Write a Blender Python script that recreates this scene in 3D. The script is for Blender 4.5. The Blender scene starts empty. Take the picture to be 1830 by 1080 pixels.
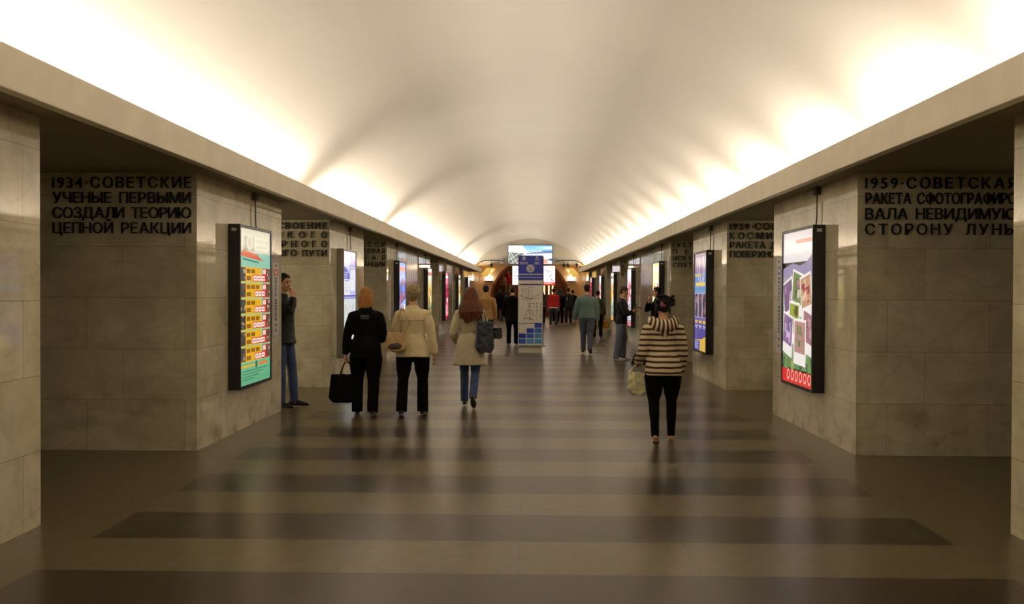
import bpy, bmesh, math, random
import numpy as np
from mathutils import Vector, Matrix, Quaternion, noise

random.seed(7)
S = bpy.context.scene
COL = S.collection
PI = math.pi
R = math.radians

# ------------------------------------------------------------------ camera
CX, CZ = 0.0694, 1.65
yaw, pitch, roll = 0.02104, -0.01162, 0.0033
F0 = Vector((-math.sin(yaw), math.cos(yaw), 0)); R0 = Vector((math.cos(yaw), math.sin(yaw), 0)); Z0 = Vector((0, 0, 1))
Fw = F0 * math.cos(pitch) + Z0 * math.sin(pitch)
U0 = -F0 * math.sin(pitch) + Z0 * math.cos(pitch)
Rt = R0 * math.cos(roll) + U0 * math.sin(roll)
Up = U0 * math.cos(roll) - R0 * math.sin(roll)
cam = bpy.data.cameras.new('camera'); cam.lens = 1619.4 / 1830 * 36; cam.sensor_width = 36; cam.clip_start = 0.05; cam.clip_end = 300
camo = bpy.data.objects.new('camera', cam); COL.objects.link(camo)
m = Matrix((Rt, Up, -Fw)).transposed().to_4x4(); m.translation = (CX, 0, CZ)
camo.matrix_world = m
S.camera = camo

# ------------------------------------------------------------------ world, exposure
w = bpy.data.worlds.new('world'); S.world = w; w.use_nodes = True
w.node_tree.nodes['Background'].inputs[0].default_value = (0.02, 0.018, 0.015, 1)
w.node_tree.nodes['Background'].inputs[1].default_value = 0.3
S.view_settings.view_transform = 'Standard'
S.view_settings.look = 'None'
S.view_settings.exposure = 0.0
S.view_settings.gamma = 1.0
S.view_settings.use_curve_mapping = False
S.cycles.use_denoising = True
S.cycles.denoiser = 'OPENIMAGEDENOISE'
S.cycles.denoising_prefilter = 'ACCURATE'
S.cycles.denoising_input_passes = 'RGB_ALBEDO_NORMAL'
S.cycles.max_bounces = 10
S.cycles.diffuse_bounces = 7
S.cycles.glossy_bounces = 4
S.cycles.sample_clamp_indirect = 6.0

# ------------------------------------------------------------------ main dimensions (metres)
PX = 3.357          # nave face of the pillars
PT = 1.78           # pillar thickness
PY0, PER, PL = 9.22, 6.112, 3.147
CEIL = 2.854        # underside of the aisles
CORX, CORB, CORT = 2.95, 2.81, 3.068
VR = 4.45; VZ = 4.86 - VR
YB, YE = -11.0, 55.25
AISLE = 8.4

# ------------------------------------------------------------------ lights
def area(name, loc, d, sx, sy, power, col, along=(0, 1, 0)):
    l = bpy.data.lights.new(name, 'AREA'); l.shape = 'RECTANGLE'; l.size = sx; l.size_y = sy; l.energy = power; l.color = col
    o = bpy.data.objects.new(name, l); COL.objects.link(o)
    z = -Vector(d).normalized(); x = Vector(along); x = (x - z * x.dot(z)).normalized(); y = z.cross(x)
    mm = Matrix((x, y, z)).transposed().to_4x4(); mm.translation = loc
    o.matrix_world = mm
    return o
def point(name, loc, power, col, r=0.12):
    l = bpy.data.lights.new(name, 'POINT'); l.energy = power; l.color = col; l.shadow_soft_size = r
    o = bpy.data.objects.new(name, l); COL.objects.link(o); o.location = loc
    return o
TUBE = (1.0, 0.915, 0.82)
PW = 17.2
PB = 12.0
LX = 3.34; LZ = 2.94
# right-hand cove: 2 m tubes with a short gap every 2.45 m
y = 6.6 - 2.45 * 7
while y < YE - 1:
    area('cove_tube_light', (LX, y + 1.225, LZ), (-1.3, 0, 1), 1.75, 0.05, PW * 1.75, TUBE)
    area('cove_back_light', (LX + .02, y + 1.225, LZ), (1.0, 0, 1), 1.75, 0.05, PB * 1.75, TUBE)
    y += 2.45
# left-hand cove: short tubes end to end, three burnt-out places
y = YB + 0.6
while y < YE - 0.5:
    dead = any(abs(y - g) < 0.55 for g in (14.3, 21.2, 42.2))
    if not dead:
        area('cove_tube_light', (-LX, y, LZ), (1.3, 0, 1), 1.05, 0.05, PW * 1.05 * 0.9, TUBE)
        area('cove_back_light', (-LX - .02, y, LZ), (-1.0, 0, 1), 1.05, 0.05, PB * 1.05 * 0.9, TUBE)
    y += 1.1
# platform-side lamps (behind the pillars)
for sx in (-1, 1):
    for k in range(-2, 8):
        yy = PY0 + PER * k - 1.4
        pw = {(-1, 1): 130, (1, 1): 45}.get((sx, k), 5 if k > 1 else 0.1)
        point('platform_light', (sx * 6.9, yy, 2.3), pw, (1.0, 0.88, 0.66), 0.2)
# warm lights of the far vestibule and stair hall
for sx in (-1, 1):
    point('vestibule_light', (sx * 2.5, 57.6, 3.0), 24, (1.0, 0.82, 0.58), 0.15)
point('stair_hall_light', (0.6, 63.2, 3.5), 75, (1.0, 0.72, 0.44), 0.3)
point('stair_hall_light', (0.2, 59.0, 3.2), 10, (1.0, 0.72, 0.42), 0.2)

# ------------------------------------------------------------------ materials
def lin(c):
    c = c / 255
    return c / 12.92 if c <= 0.04045 else ((c + 0.055) / 1.055) ** 2.4
def C(r, g, b): return (lin(r), lin(g), lin(b), 1)
MATS = {}
def mat(name, col, rough=0.6, metal=0.0, coat=0.0, var=0.0, vscale=8.0, bump=0.0, bscale=30.0, spec=0.5, stretch=None, sheen=0.0):
    if name in MATS: return MATS[name]
    M = bpy.data.materials.new(name); M.use_nodes = True; MATS[name] = M
    nt = M.node_tree; b = nt.nodes['Principled BSDF']
    b.inputs['Base Color'].default_value = col; b.inputs['Roughness'].default_value = rough; b.inputs['Metallic'].default_value = metal
    b.inputs['Coat Weight'].default_value = coat; b.inputs['Coat Roughness'].default_value = 0.1
    b.inputs['Specular IOR Level'].default_value = spec
    b.inputs['Sheen Weight'].default_value = sheen
    if var or bump:
        tc = nt.nodes.new('ShaderNodeTexCoord'); mp = nt.nodes.new('ShaderNodeMapping'); nt.links.new(tc.outputs['Object'], mp.inputs[0])
        if stretch: mp.inputs['Scale'].default_value = stretch
    if var:
        n = nt.nodes.new('ShaderNodeTexNoise'); n.inputs['Scale'].default_value = vscale; n.inputs['Detail'].default_value = 5
        nt.links.new(mp.outputs[0], n.inputs['Vector'])
        r = nt.nodes.new('ShaderNodeValToRGB'); r.color_ramp.elements[0].position = 0.3; r.color_ramp.elements[1].position = 0.7
        r.color_ramp.elements[0].color = tuple(c * (1 - var) for c in col[:3]) + (1,)
        r.color_ramp.elements[1].color = tuple(min(1, c * (1 + var)) for c in col[:3]) + (1,)
        nt.links.new(n.outputs['Fac'], r.inputs[0]); nt.links.new(r.outputs[0], b.inputs['Base Color'])
    if bump:
        n2 = nt.nodes.new('ShaderNodeTexNoise'); n2.inputs['Scale'].default_value = bscale; n2.inputs['Detail'].default_value = 4
        nt.links.new(mp.outputs[0], n2.inputs['Vector'])
        bp = nt.nodes.new('ShaderNodeBump'); bp.inputs['Strength'].default_value = bump; bp.inputs['Distance'].default_value = 0.02
        nt.links.new(n2.outputs['Fac'], bp.inputs['Height']); nt.links.new(bp.outputs[0], b.inputs['Normal'])
    return M
def glow(name, col, strength, base=None, rough=0.12):
    if name in MATS: return MATS[name]
    M = bpy.data.materials.new(name); M.use_nodes = True; MATS[name] = M
    b = M.node_tree.nodes['Principled BSDF']
    b.inputs['Base Color'].default_value = base or tuple(c * 0.5 for c in col[:3]) + (1,)
    b.inputs['Emission Color'].default_value = col; b.inputs['Emission Strength'].default_value = strength
    b.inputs['Roughness'].default_value = rough
    return M
class NT:
    def __init__(s, M): s.t = M.node_tree; s.b = s.t.nodes['Principled BSDF']
    def n(s, typ, **kw):
        x = s.t.nodes.new('ShaderNode' + typ)
        for k, v in kw.items(): setattr(x, k, v)
        return x
    def l(s, a, b): s.t.links.new(a, b)
    def math(s, op, a, b=None, c=None):
        x = s.n('Math', operation=op)
        for i, v in enumerate((a, b, c)):
            if v is None: continue
            if isinstance(v, (int, float)): x.inputs[i].default_value = v
            else: s.l(v, x.inputs[i])
        return x.outputs[0]
    def mix(s, f, a, b, mode='MIX'):
        x = s.n('Mix', data_type='RGBA', blend_type=mode)
        for sock, v in ((x.inputs[0], f), (x.inputs[6], a), (x.inputs[7], b)):
            if isinstance(v, (int, float, tuple)): sock.default_value = v
            else: s.l(v, sock)
        return x.outputs[2]

def marble():
    M = bpy.data.materials.new('pillar_marble'); M.use_nodes = True; N = NT(M)
    tc = N.n('TexCoord'); sp = N.n('SeparateXYZ'); N.l(tc.outputs['Object'], sp.inputs[0])
    u = N.math('ADD', sp.outputs[0], sp.outputs[1])
    cb = N.n('CombineXYZ'); N.l(u, cb.inputs[0]); N.l(sp.outputs[2], cb.inputs[1])
    br = N.n('TexBrick'); N.l(cb.outputs[0], br.inputs['Vector'])
    br.inputs['Scale'].default_value = 1.0; br.inputs['Brick Width'].default_value = 1.02; br.inputs['Row Height'].default_value = 0.525
    br.inputs['Mortar Size'].default_value = 0.0022; br.inputs['Mortar Smooth'].default_value = 0.1; br.offset = 0.37; br.inputs['Bias'].default_value = 0
    br.inputs['Color1'].default_value = (0, 0, 0, 1); br.inputs['Color2'].default_value = (1, 1, 1, 1); br.inputs['Mortar'].default_value = (0.5, 0.5, 0.5, 1)
    n1 = N.n('TexNoise'); n1.inputs['Scale'].default_value = 1.6; n1.inputs['Detail'].default_value = 9; n1.inputs['Roughness'].default_value = 0.62; n1.inputs['Distortion'].default_value = 0.3
    N.l(tc.outputs['Object'], n1.inputs['Vector'])
    ra = N.n('ValToRGB'); e = ra.color_ramp.elements
    e[0].position = 0.28; e[0].color = C(182, 172, 142); e[1].position = 0.62; e[1].color = C(220, 212, 184)
    N.l(n1.outputs['Fac'], ra.inputs[0])
    tone = N.mix(0.22, ra.outputs[0], br.outputs['Color'], 'SOFT_LIGHT')
    # veins
    n2 = N.n('TexNoise'); n2.inputs['Scale'].default_value = 1.1; n2.inputs['Detail'].default_value = 6; n2.inputs['Distortion'].default_value = 0.9
    mp = N.n('Mapping'); mp.inputs['Scale'].default_value = (1, 1, 2.2); mp.inputs['Location'].default_value = (3, 1, 7); N.l(tc.outputs['Object'], mp.inputs[0]); N.l(mp.outputs[0], n2.inputs['Vector'])
    v = N.math('ABSOLUTE', N.math('SUBTRACT', n2.outputs['Fac'], 0.5))
    v = N.math('SMOOTH_MIN', N.math('MULTIPLY', v, 22.0), 1.0, 0.3)
    v = N.math('MULTIPLY', N.math('SUBTRACT', 1.0, v), 0.13)
    tone = N.mix(v, tone, C(104, 98, 84))
    # dirt, brown specks and splash marks of the lowest course
    n3 = N.n('TexNoise'); n3.inputs['Scale'].default_value = 3.3; n3.inputs['Detail'].default_value = 8; N.l(tc.outputs['Object'], n3.inputs['Vector'])
    st = N.n('ValToRGB'); st.color_ramp.elements[0].position = 0.52; st.color_ramp.elements[1].position = 0.75; N.l(n3.outputs['Fac'], st.inputs[0])
    hz = N.n('MapRange'); hz.inputs[1].default_value = 0.0; hz.inputs[2].default_value = 0.75; hz.inputs[3].default_value = 0.75; hz.inputs[4].default_value = 0.13
    N.l(sp.outputs[2], hz.inputs[0])
    tone = N.mix(N.math('MULTIPLY', st.outputs[0], hz.outputs[0]), tone, C(112, 84, 48))
    tone = N.mix(N.math('MULTIPLY', br.outputs['Fac'], 0.6), tone, C(70, 60, 44))
    N.l(tone, N.b.inputs['Base Color'])
    rr = N.n('MapRange'); rr.inputs[3].default_value = 0.02; rr.inputs[4].default_value = 0.06; N.l(n3.outputs['Fac'], rr.inputs[0]); N.l(rr.outputs[0], N.b.inputs['Roughness'])
    N.b.inputs['Specular IOR Level'].default_value = 0.85
    bp = N.n('Bump'); bp.inputs['Strength'].default_value = 0.25; bp.inputs['Distance'].default_value = 0.004
    N.l(N.math('MULTIPLY', br.outputs['Fac'], -1.0), bp.inputs['Height']); N.l(bp.outputs[0], N.b.inputs['Normal'])
    return M
def granite_floor():
    M = bpy.data.materials.new('striped_granite_floor'); M.use_nodes = True; N = NT(M)
    tc = N.n('TexCoord'); sp = N.n('SeparateXYZ'); N.l(tc.outputs['Object'], sp.inputs[0])
    ph = N.math('FRACT', N.math('DIVIDE', N.math('ADD', sp.outputs[1], 1.405 * 20 - 4.555), 1.405))
    band = N.math('LESS_THAN', ph, 0.505)
    inx = N.math('LESS_THAN', N.math('ABSOLUTE', sp.outputs[0]), 2.85)
    dark = N.math('MULTIPLY', band, inx)
    n1 = N.n('TexNoise'); n1.inputs['Scale'].default_value = 9; n1.inputs['Detail'].default_value = 3; N.l(tc.outputs['Object'], n1.inputs['Vector'])
    n2 = N.n('TexNoise'); n2.inputs['Scale'].default_value = 2.2; n2.inputs['Detail'].default_value = 7; N.l(tc.outputs['Object'], n2.inputs['Vector'])
    ra = N.n('ValToRGB'); ra.color_ramp.elements[0].position = 0.3; ra.color_ramp.elements[0].color = C(92, 82, 58); ra.color_ramp.elements[1].position = 0.7; ra.color_ramp.elements[1].color = C(101, 91, 66)
    N.l(n1.outputs['Fac'], ra.inputs[0])
    rb = N.n('ValToRGB'); rb.color_ramp.elements[0].position = 0.3; rb.color_ramp.elements[0].color = C(54, 46, 33); rb.color_ramp.elements[1].position = 0.7; rb.color_ramp.elements[1].color = C(59, 51, 37)
    N.l(n1.outputs['Fac'], rb.inputs[0])
    col = N.mix(dark, ra.outputs[0], rb.outputs[0])
    big = N.n('MapRange'); big.inputs[1].default_value = 0.3; big.inputs[2].default_value = 0.7; big.inputs[3].default_value = 0.97; big.inputs[4].default_value = 1.03; N.l(n1.outputs['Fac'], big.inputs[0])
    vm = N.n('VectorMath', operation='SCALE'); N.l(col, vm.inputs[0]); N.l(big.outputs[0], vm.inputs['Scale'])
    # slab joints: every strip is made of long slabs laid side by side
    cb = N.n('CombineXYZ'); N.l(sp.outputs[0], cb.inputs[0]); N.l(N.math('SUBTRACT', sp.outputs[1], 4.555 - 1.405 * 20), cb.inputs[1])
    br = N.n('TexBrick'); br.inputs['Scale'].default_value = 1; br.inputs['Brick Width'].default_value = 1.07; br.inputs['Row Height'].default_value = 0.7025; br.inputs['Mortar Size'].default_value = 0.003; br.offset = 0.31
    N.l(cb.outputs[0], br.inputs['Vector'])
    fin = N.mix(N.math('MULTIPLY', br.outputs['Fac'], 0.45), vm.outputs[0], C(40, 34, 26))
    N.l(fin, N.b.inputs['Base Color'])
    rr = N.n('MapRange'); rr.inputs[1].default_value = 0.3; rr.inputs[2].default_value = 0.7; rr.inputs[3].default_value = 0.27; rr.inputs[4].default_value = 0.29; N.l(n2.outputs['Fac'], rr.inputs[0]); N.b.inputs['Roughness'].default_value = 0.28
    N.b.inputs['Specular IOR Level'].default_value = 0.28
    return M
M_MARBLE = marble(); M_FLOOR = granite_floor()
M_VAULT = mat('vault_plaster', C(232, 225, 211), 0.85, var=0.02, vscale=0.8)
M_COR = mat('cornice_plaster', C(248, 240, 222), 0.7, var=0.06, vscale=3, bump=0.05)
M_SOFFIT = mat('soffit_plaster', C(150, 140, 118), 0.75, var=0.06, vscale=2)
M_BRONZE = mat('dark_bronze', C(18, 15, 12), 0.6, 0.0)
M_BLACK = mat('black_painted_metal', C(12, 12, 13), 0.35)
M_SILVER = mat('brushed_aluminium', C(150, 146, 136), 0.35, 0.8)
M_ENDW = mat('end_wall_plaster', C(182, 174, 156), 0.8, var=0.04, vscale=2)
M_BROWN = mat('brown_stone', C(122, 62, 28), 0.3, var=0.15, vscale=5)
M_TAN = mat('tan_stone', C(228, 200, 164), 0.4, var=0.08, vscale=3)
M_YEL = glow('yellow_soffit_glow', C(232, 186, 84), 0.8)  # soffit yellow, emission stands in for lamplight falling on it
M_CABLE = mat('grey_cable', C(60, 55, 48), 0.6)
M_WHITE = mat('white_plastic', C(220, 216, 204), 0.4)
M_GREYP = mat('grey_panel', C(226, 221, 208), 0.35)

# ------------------------------------------------------------------ builders
def link(o, parent=None):
    COL.objects.link(o)
    if parent: o.parent = parent
    return o
def tag(o, label=None, cat=None, group=None, kind=None):
    if label: o['label'] = label
    if cat: o['category'] = cat
    if group: o['group'] = group
    if kind: o['kind'] = kind
    return o
def thing(name, label, cat, loc=(0, 0, 0), rz=0.0, group=None):
    o = bpy.data.objects.new(name, None); o.empty_display_size = 0.1
    link(o); o.location = loc; o.rotation_euler = (0, 0, rz)
    return tag(o, label, cat, group)
class MB:
    """collects faces, builds ONE mesh object"""
    def __init__(s): s.v = []; s.f = []; s.mi = []; s.mats = []
    def m(s, M):
        if M not in s.mats: s.mats.append(M)
        return s.mats.index(M)
    def face(s, pts, M=None):
        n = len(s.v); s.v += [tuple(p) for p in pts]; s.f.append(tuple(range(n, n + len(pts)))); s.mi.append(s.m(M) if M else 0)
    def box(s, a, b, M=None):
        x0, y0, z0 = a; x1, y1, z1 = b
        n = len(s.v)
        s.v += [(x0, y0, z0), (x1, y0, z0), (x1, y1, z0), (x0, y1, z0), (x0, y0, z1), (x1, y0, z1), (x1, y1, z1), (x0, y1, z1)]
        for q in ((0, 3, 2, 1), (4, 5, 6, 7), (0, 1, 5, 4), (1, 2, 6, 5), (2, 3, 7, 6), (3, 0, 4, 7)):
            s.f.append(tuple(n + i for i in q)); s.mi.append(s.m(M) if M else 0)
        return s
    def rings(s, rings, cap=True, M=None, closed=True):
        n0 = len(s.v); k = len(rings[0])
        for r in rings: s.v += [tuple(p) for p in r]
        mi = s.m(M) if M else 0
        for i in range(len(rings) - 1):
            for j in range(k if closed else k - 1):
                a = n0 + i * k + j; b = n0 + i * k + (j + 1) % k
                s.f.append((a, b, b + k, a + k)); s.mi.append(mi)
        if cap:
            s.f.append(tuple(n0 + j for j in reversed(range(k)))); s.mi.append(mi)
            s.f.append(tuple(n0 + (len(rings) - 1) * k + j for j in range(k))); s.mi.append(mi)
        return s
    def tube(s, pts, rad, n=12, ref=None, round_=True, M=None):
        pts = [Vector(p) for p in pts]; rad = [(r, r) if isinstance(r, (int, float)) else r for r in rad]
        T = []
        for i in range(len(pts)):
            a = pts[max(0, i - 1)]; b = pts[min(len(pts) - 1, i + 1)]
            t = b - a
            T.append(t.normalized() if t.length > 1e-9 else Vector((0, 0, 1)))
        u = Vector(ref) if ref is not None else (Vector((1, 0, 0)) if abs(T[0].x) < 0.8 else Vector((0, 1, 0)))
        R_ = []
        fr = []
        for t in T:
            uu = (u - t * u.dot(t))
            if uu.length < 1e-5: uu = t.orthogonal()
            uu.normalize(); vv = t.cross(uu); fr.append((uu, vv))
            if ref is None: u = uu
        def ring(c, uu, vv, a, b): return [c + uu * (a * math.cos(2 * PI * j / n)) + vv * (b * math.sin(2 * PI * j / n)) for j in range(n)]
        if round_:
            h = min(rad[0])
            for q in (0.15, 0.6): 
                R_.append(ring(pts[0] - T[0] * h * math.sqrt(1 - q * q), *fr[0], rad[0][0] * q, rad[0][1] * q))
        for p, f, r in zip(pts, fr, rad): R_.append(ring(p, *f, *r))
        if round_:
            h = min(rad[-1])
            for q in (0.6, 0.15):
                R_.append(ring(pts[-1] + T[-1] * h * math.sqrt(1 - q * q), *fr[-1], rad[-1][0] * q, rad[-1][1] * q))
        return s.rings(R_, M=M)
    def ell(s, c, r, fr=None, nu=16, nv=10, M=None):
        c = Vector(c); fr = fr or (Vector((1, 0, 0)), Vector((0, 1, 0)), Vector((0, 0, 1)))
        R_ = []
        for i in range(nv + 1):
            th = PI * (0.02 + 0.96 * i / nv)
            R_.append([c - fr[2] * (r[2] * math.cos(th)) + fr[0] * (r[0] * math.sin(th) * math.cos(2 * PI * j / nu)) + fr[1] * (r[1] * math.sin(th) * math.sin(2 * PI * j / nu)) for j in range(nu)])
        return s.rings(R_, M=M)
    def mesh(s, name):
        me = bpy.data.meshes.new(name); me.from_pydata(s.v, [], s.f); me.update()
        return me
    def build(s, name, M=None, parent=None, smooth=False, bevel=0.0, fix=True):
        me = s.mesh(name)
        if s.mats:
            for x in s.mats: me.materials.append(x)
            me.polygons.foreach_set('material_index', s.mi)
        elif M: me.materials.append(M)
        if fix or bevel:
            bm = bmesh.new(); bm.from_mesh(me)
            if fix: bmesh.ops.recalc_face_normals(bm, faces=bm.faces)
            if bevel: bmesh.ops.bevel(bm, geom=list(bm.edges), offset=bevel, segments=2, affect='EDGES', profile=0.6)
            bm.to_mesh(me); bm.free()
        if smooth: me.shade_smooth()
        return link(bpy.data.objects.new(name, me), parent)
def boxo(name, a, b, M, parent=None, bevel=0.0): return MB().box(a, b).build(name, M, parent, bevel=bevel)
def struct(o): o['kind'] = 'structure'; return o

def remesh(vol, name, vox, M, parent, smooth=2, disp=None):
    me = vol.mesh(name + '_src')
    ob = bpy.data.objects.new(name, me); COL.objects.link(ob)
    md = ob.modifiers.new('r', 'REMESH'); md.mode = 'VOXEL'; md.voxel_size = vox; md.use_smooth_shade = True
    dg = bpy.context.evaluated_depsgraph_get()
    me2 = bpy.data.meshes.new_from_object(ob.evaluated_get(dg)); me2.name = name
    bpy.data.objects.remove(ob); bpy.data.meshes.remove(me)
    bm = bmesh.new(); bm.from_mesh(me2)
    for _ in range(smooth): bmesh.ops.smooth_vert(bm, verts=bm.verts, factor=0.5, use_axis_x=True, use_axis_y=True, use_axis_z=True)
    if disp:
        bm.normal_update()
        for v in bm.verts: v.co += v.normal * disp(v.co)
    bm.to_mesh(me2); bm.free()
    me2.materials.clear(); me2.materials.append(M); me2.shade_smooth()
    return link(bpy.data.objects.new(name, me2), parent)

# ------------------------------------------------------------------ the hall
o = MB().box((-AISLE, YB, -0.1), (AISLE, 74, 0)).build('floor', M_FLOOR); struct(o)
# vault
th0 = math.acos((2.88 - VZ) / VR)
rin, rout = [], []
NS = 72
for i in range(NS + 1):
    t = -th0 + 2 * th0 * i / NS
    rin.append((VR * math.sin(t), VZ + VR * math.cos(t))); rout.append(((VR + .2) * math.sin(t), VZ + (VR + .2) * math.cos(t)))
prof = rin + rout[::-1]
o = MB().rings([[(x, yy, z) for x, z in prof] for yy in (YB, YE + .3)]).build('ceiling', M_VAULT); struct(o)
for p in o.data.polygons: p.use_smooth = abs(p.normal.y) < 0.5
o.data.set_sharp_from_angle(angle=R(30))
for sx, nm in ((-1, 'left'), (1, 'right')):
    b = MB(); x0, x1 = sorted((sx * CORX, sx * (CORX + .09)))
    b.box((x0, YB, CORB), (x1, YE, CORT))
    struct(b.build('cornice_' + nm, M_COR, bevel=0.008))
    x0, x1 = sorted((sx * (CORX + .09), sx * AISLE))
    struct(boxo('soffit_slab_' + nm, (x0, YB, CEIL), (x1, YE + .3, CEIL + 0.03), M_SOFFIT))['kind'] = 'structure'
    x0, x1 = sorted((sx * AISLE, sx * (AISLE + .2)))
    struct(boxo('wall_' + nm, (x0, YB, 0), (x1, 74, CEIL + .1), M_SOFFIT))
struct(boxo('wall_back', (-AISLE, YB - .2, 0), (AISLE, YB, 5.2), M_ENDW))
for k in range(-3, 8):
    for sx in (-1, 1):
        x0, x1 = sorted((sx * PX, sx * (PX + PT))); y0 = PY0 + PER * k
        o = boxo('pillar', (x0, y0, 0), (x1, y0 + PL, CEIL), M_MARBLE); struct(o)
# closed bays: ribbed stone infill between two pillars
for sx, k in ((-1, 2), (-1, 4), (-1, 6), (1, 2)):
    y0 = PY0 + PER * k + PL; y1 = PY0 + PER * (k + 1)
    b = MB(); n = 6; wd = (y1 - y0) / n
    for i in range(n):
        x0, x1 = sorted((sx * (PX + .02), sx * (PX + .3)))
        b.box((x0, y0 + i * wd + 0.012, 0), (x1, y0 + (i + 1) * wd - 0.012, CEIL))
    x0, x1 = sorted((sx * (PX + .06), sx * (PX + .5)))
    b.box((x0, y0, 0), (x1, y1, CEIL))
    struct(b.build('wall_infill_panel', mat('grey_enamel_panel', C(170, 162, 144), 0.14, var=0.06, vscale=2)))

# ------------------------------------------------------------------ raised inscriptions
GL = {}
def glyph(ch):
    if ch in GL: return GL[ch]
    cu = bpy.data.curves.new('g', 'FONT'); cu.body = ch; cu.size = 1.0; cu.extrude = 0.09; cu.offset = 0.0; cu.resolution_u = 4
    ob = bpy.data.objects.new('g', cu); COL.objects.link(ob)
    dg = bpy.context.evaluated_depsgraph_get()
    me = bpy.data.meshes.new_from_object(ob.evaluated_get(dg)); bpy.data.objects.remove(ob); bpy.data.curves.remove(cu)
    xs = [v.co.x for v in me.vertices] or [0, .3]
    GL[ch] = (me, min(xs), max(xs))
    return GL[ch]
CAPH = max(v.co.y for v in glyph('Н')[0].vertices)
def inscription(lines, sx, k, label, x_in, width, cap=0.112, zs=(2.755, 2.6, 2.445, 2.29), letters=True):
    """raised letters on the near face of pillar k; x_in = distance of the nave-side text edge from the pillar edge"""
    y = PY0 + PER * k
    xl = sx * PX + (x_in if sx > 0 else -(x_in + width))
    root = thing('wall_inscription', label, 'inscription', (xl, y, 2.2), 0, 'inscriptions on the pillars')
    for ln, z in zip(lines, zs):
        sc = cap / CAPH
        it = []; tot = 0
        for ch in ln:
            if ch == ' ': it.append(None); tot += cap * 0.45; continue
            me, a, b = glyph(ch); wd = (b - a) * sc
            it.append((ch, me, a, wd)); tot += wd
        gap = (width - tot) / max(1, len(ln) - 1)
        xf = 1.0
        if gap < 0.012: xf = (width - 0.012 * (len(ln) - 1)) / tot; gap = 0.012
        x = 0; whole = MB()
        for g in it:
            if g is None: x += cap * 0.45 * xf + gap; continue
            ch, me, a, wd = g
            vs = [(x + (v.co.x - a) * sc * xf, -0.012 - v.co.z * sc * 0.9, z - 2.2 - cap / 2 + v.co.y * sc) for v in me.vertices]
            fs = [tuple(p.vertices) for p in me.polygons]
            if letters:
                b = MB(); b.v = vs; b.f = fs; b.mi = [0] * len(fs)
                b.build('letter', M_BRONZE, root, fix=False)
            else:
                n = len(whole.v); whole.v += vs; whole.f += [tuple(i + n for i in f) for f in fs]; whole.mi += [0] * len(fs)
            x += wd * xf + gap
        if not letters: whole.build('text_line', M_BRONZE, root, fix=False)
    return root
inscription(['1934·СОВЕТСКИЕ', 'УЧЕНЫЕ ПЕРВЫМИ', 'СОЗДАЛИ ТЕОРИЮ', 'ЦЕПНОЙ РЕАКЦИИ'], -1, 0, 'four lines of dark raised letters beginning 1934, above plain marble', 0.055, 1.43)
inscription(['1932·ОСВОЕНИЕ', 'ВЕЛИКОГО', 'СЕВЕРНОГО', 'МОРСКОГО ПУТИ'], -1, 1, 'dark raised letters ending ПУТИ, on pale marble above the leaning man', 0.04, 1.43)
inscription(['1954·В СССР', 'ПУЩЕНА ПЕРВАЯ', 'АТОМНАЯ', 'ЭЛЕКТРОСТАНЦИЯ'], -1, 2, 'dark raised letters ending ССР and ПЕРВАЯ, beyond the aluminium map lightbox', 0.04, 1.43)
inscription(['1959·СОВЕТСКАЯ', 'РАКЕТА СФОТОГРАФИРО', 'ВАЛА НЕВИДИМУЮ', 'СТОРОНУ ЛУНЫ'], 1, 0, 'dark raised letters with СТОРОНУ ЛУНЫ as the last line, beside the holiday photo poster', 0.075, 1.50)
inscription(['1959·СОВЕТСКАЯ', 'КОСМИЧЕСКАЯ', 'РАКЕТА ДОСТИГЛА', 'ПОВЕРХНОСТИ ЛУНЫ'], 1, 1, 'dark raised letters with ПОВЕРХНО in the last line, beside the purple event poster', 0.05, 1.55)
inscription(['1957·В СССР', 'ПЕРВЫЙ', 'ИСКУССТВЕННЫЙ', 'СПУТНИК ЗЕМЛИ'], 1, 2, 'dark raised letters beginning 1957, above the striped hoodie woman', 0.05, 1.5)
for sx, k, lab in ((-1, 4, 'small dark raised letters by the red poster down the hall'), (1, 3, 'small dark raised letters just beyond the ribbed bay of the wall'),
                   (1, 4, 'small dark raised letters on the second pillar beyond the ribbed bay'), (1, 5, 'small dark raised letters on the third pillar beyond the ribbed bay'), (-1, 6, 'tiny dark raised letters near the far stairs')):
    inscription(['1961·ПЕРВЫЙ', 'В МИРЕ', 'ПОЛЕТ ЧЕЛОВЕКА', 'В КОСМОС'], sx, k, lab, 0.05, 1.5, letters=False)

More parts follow.
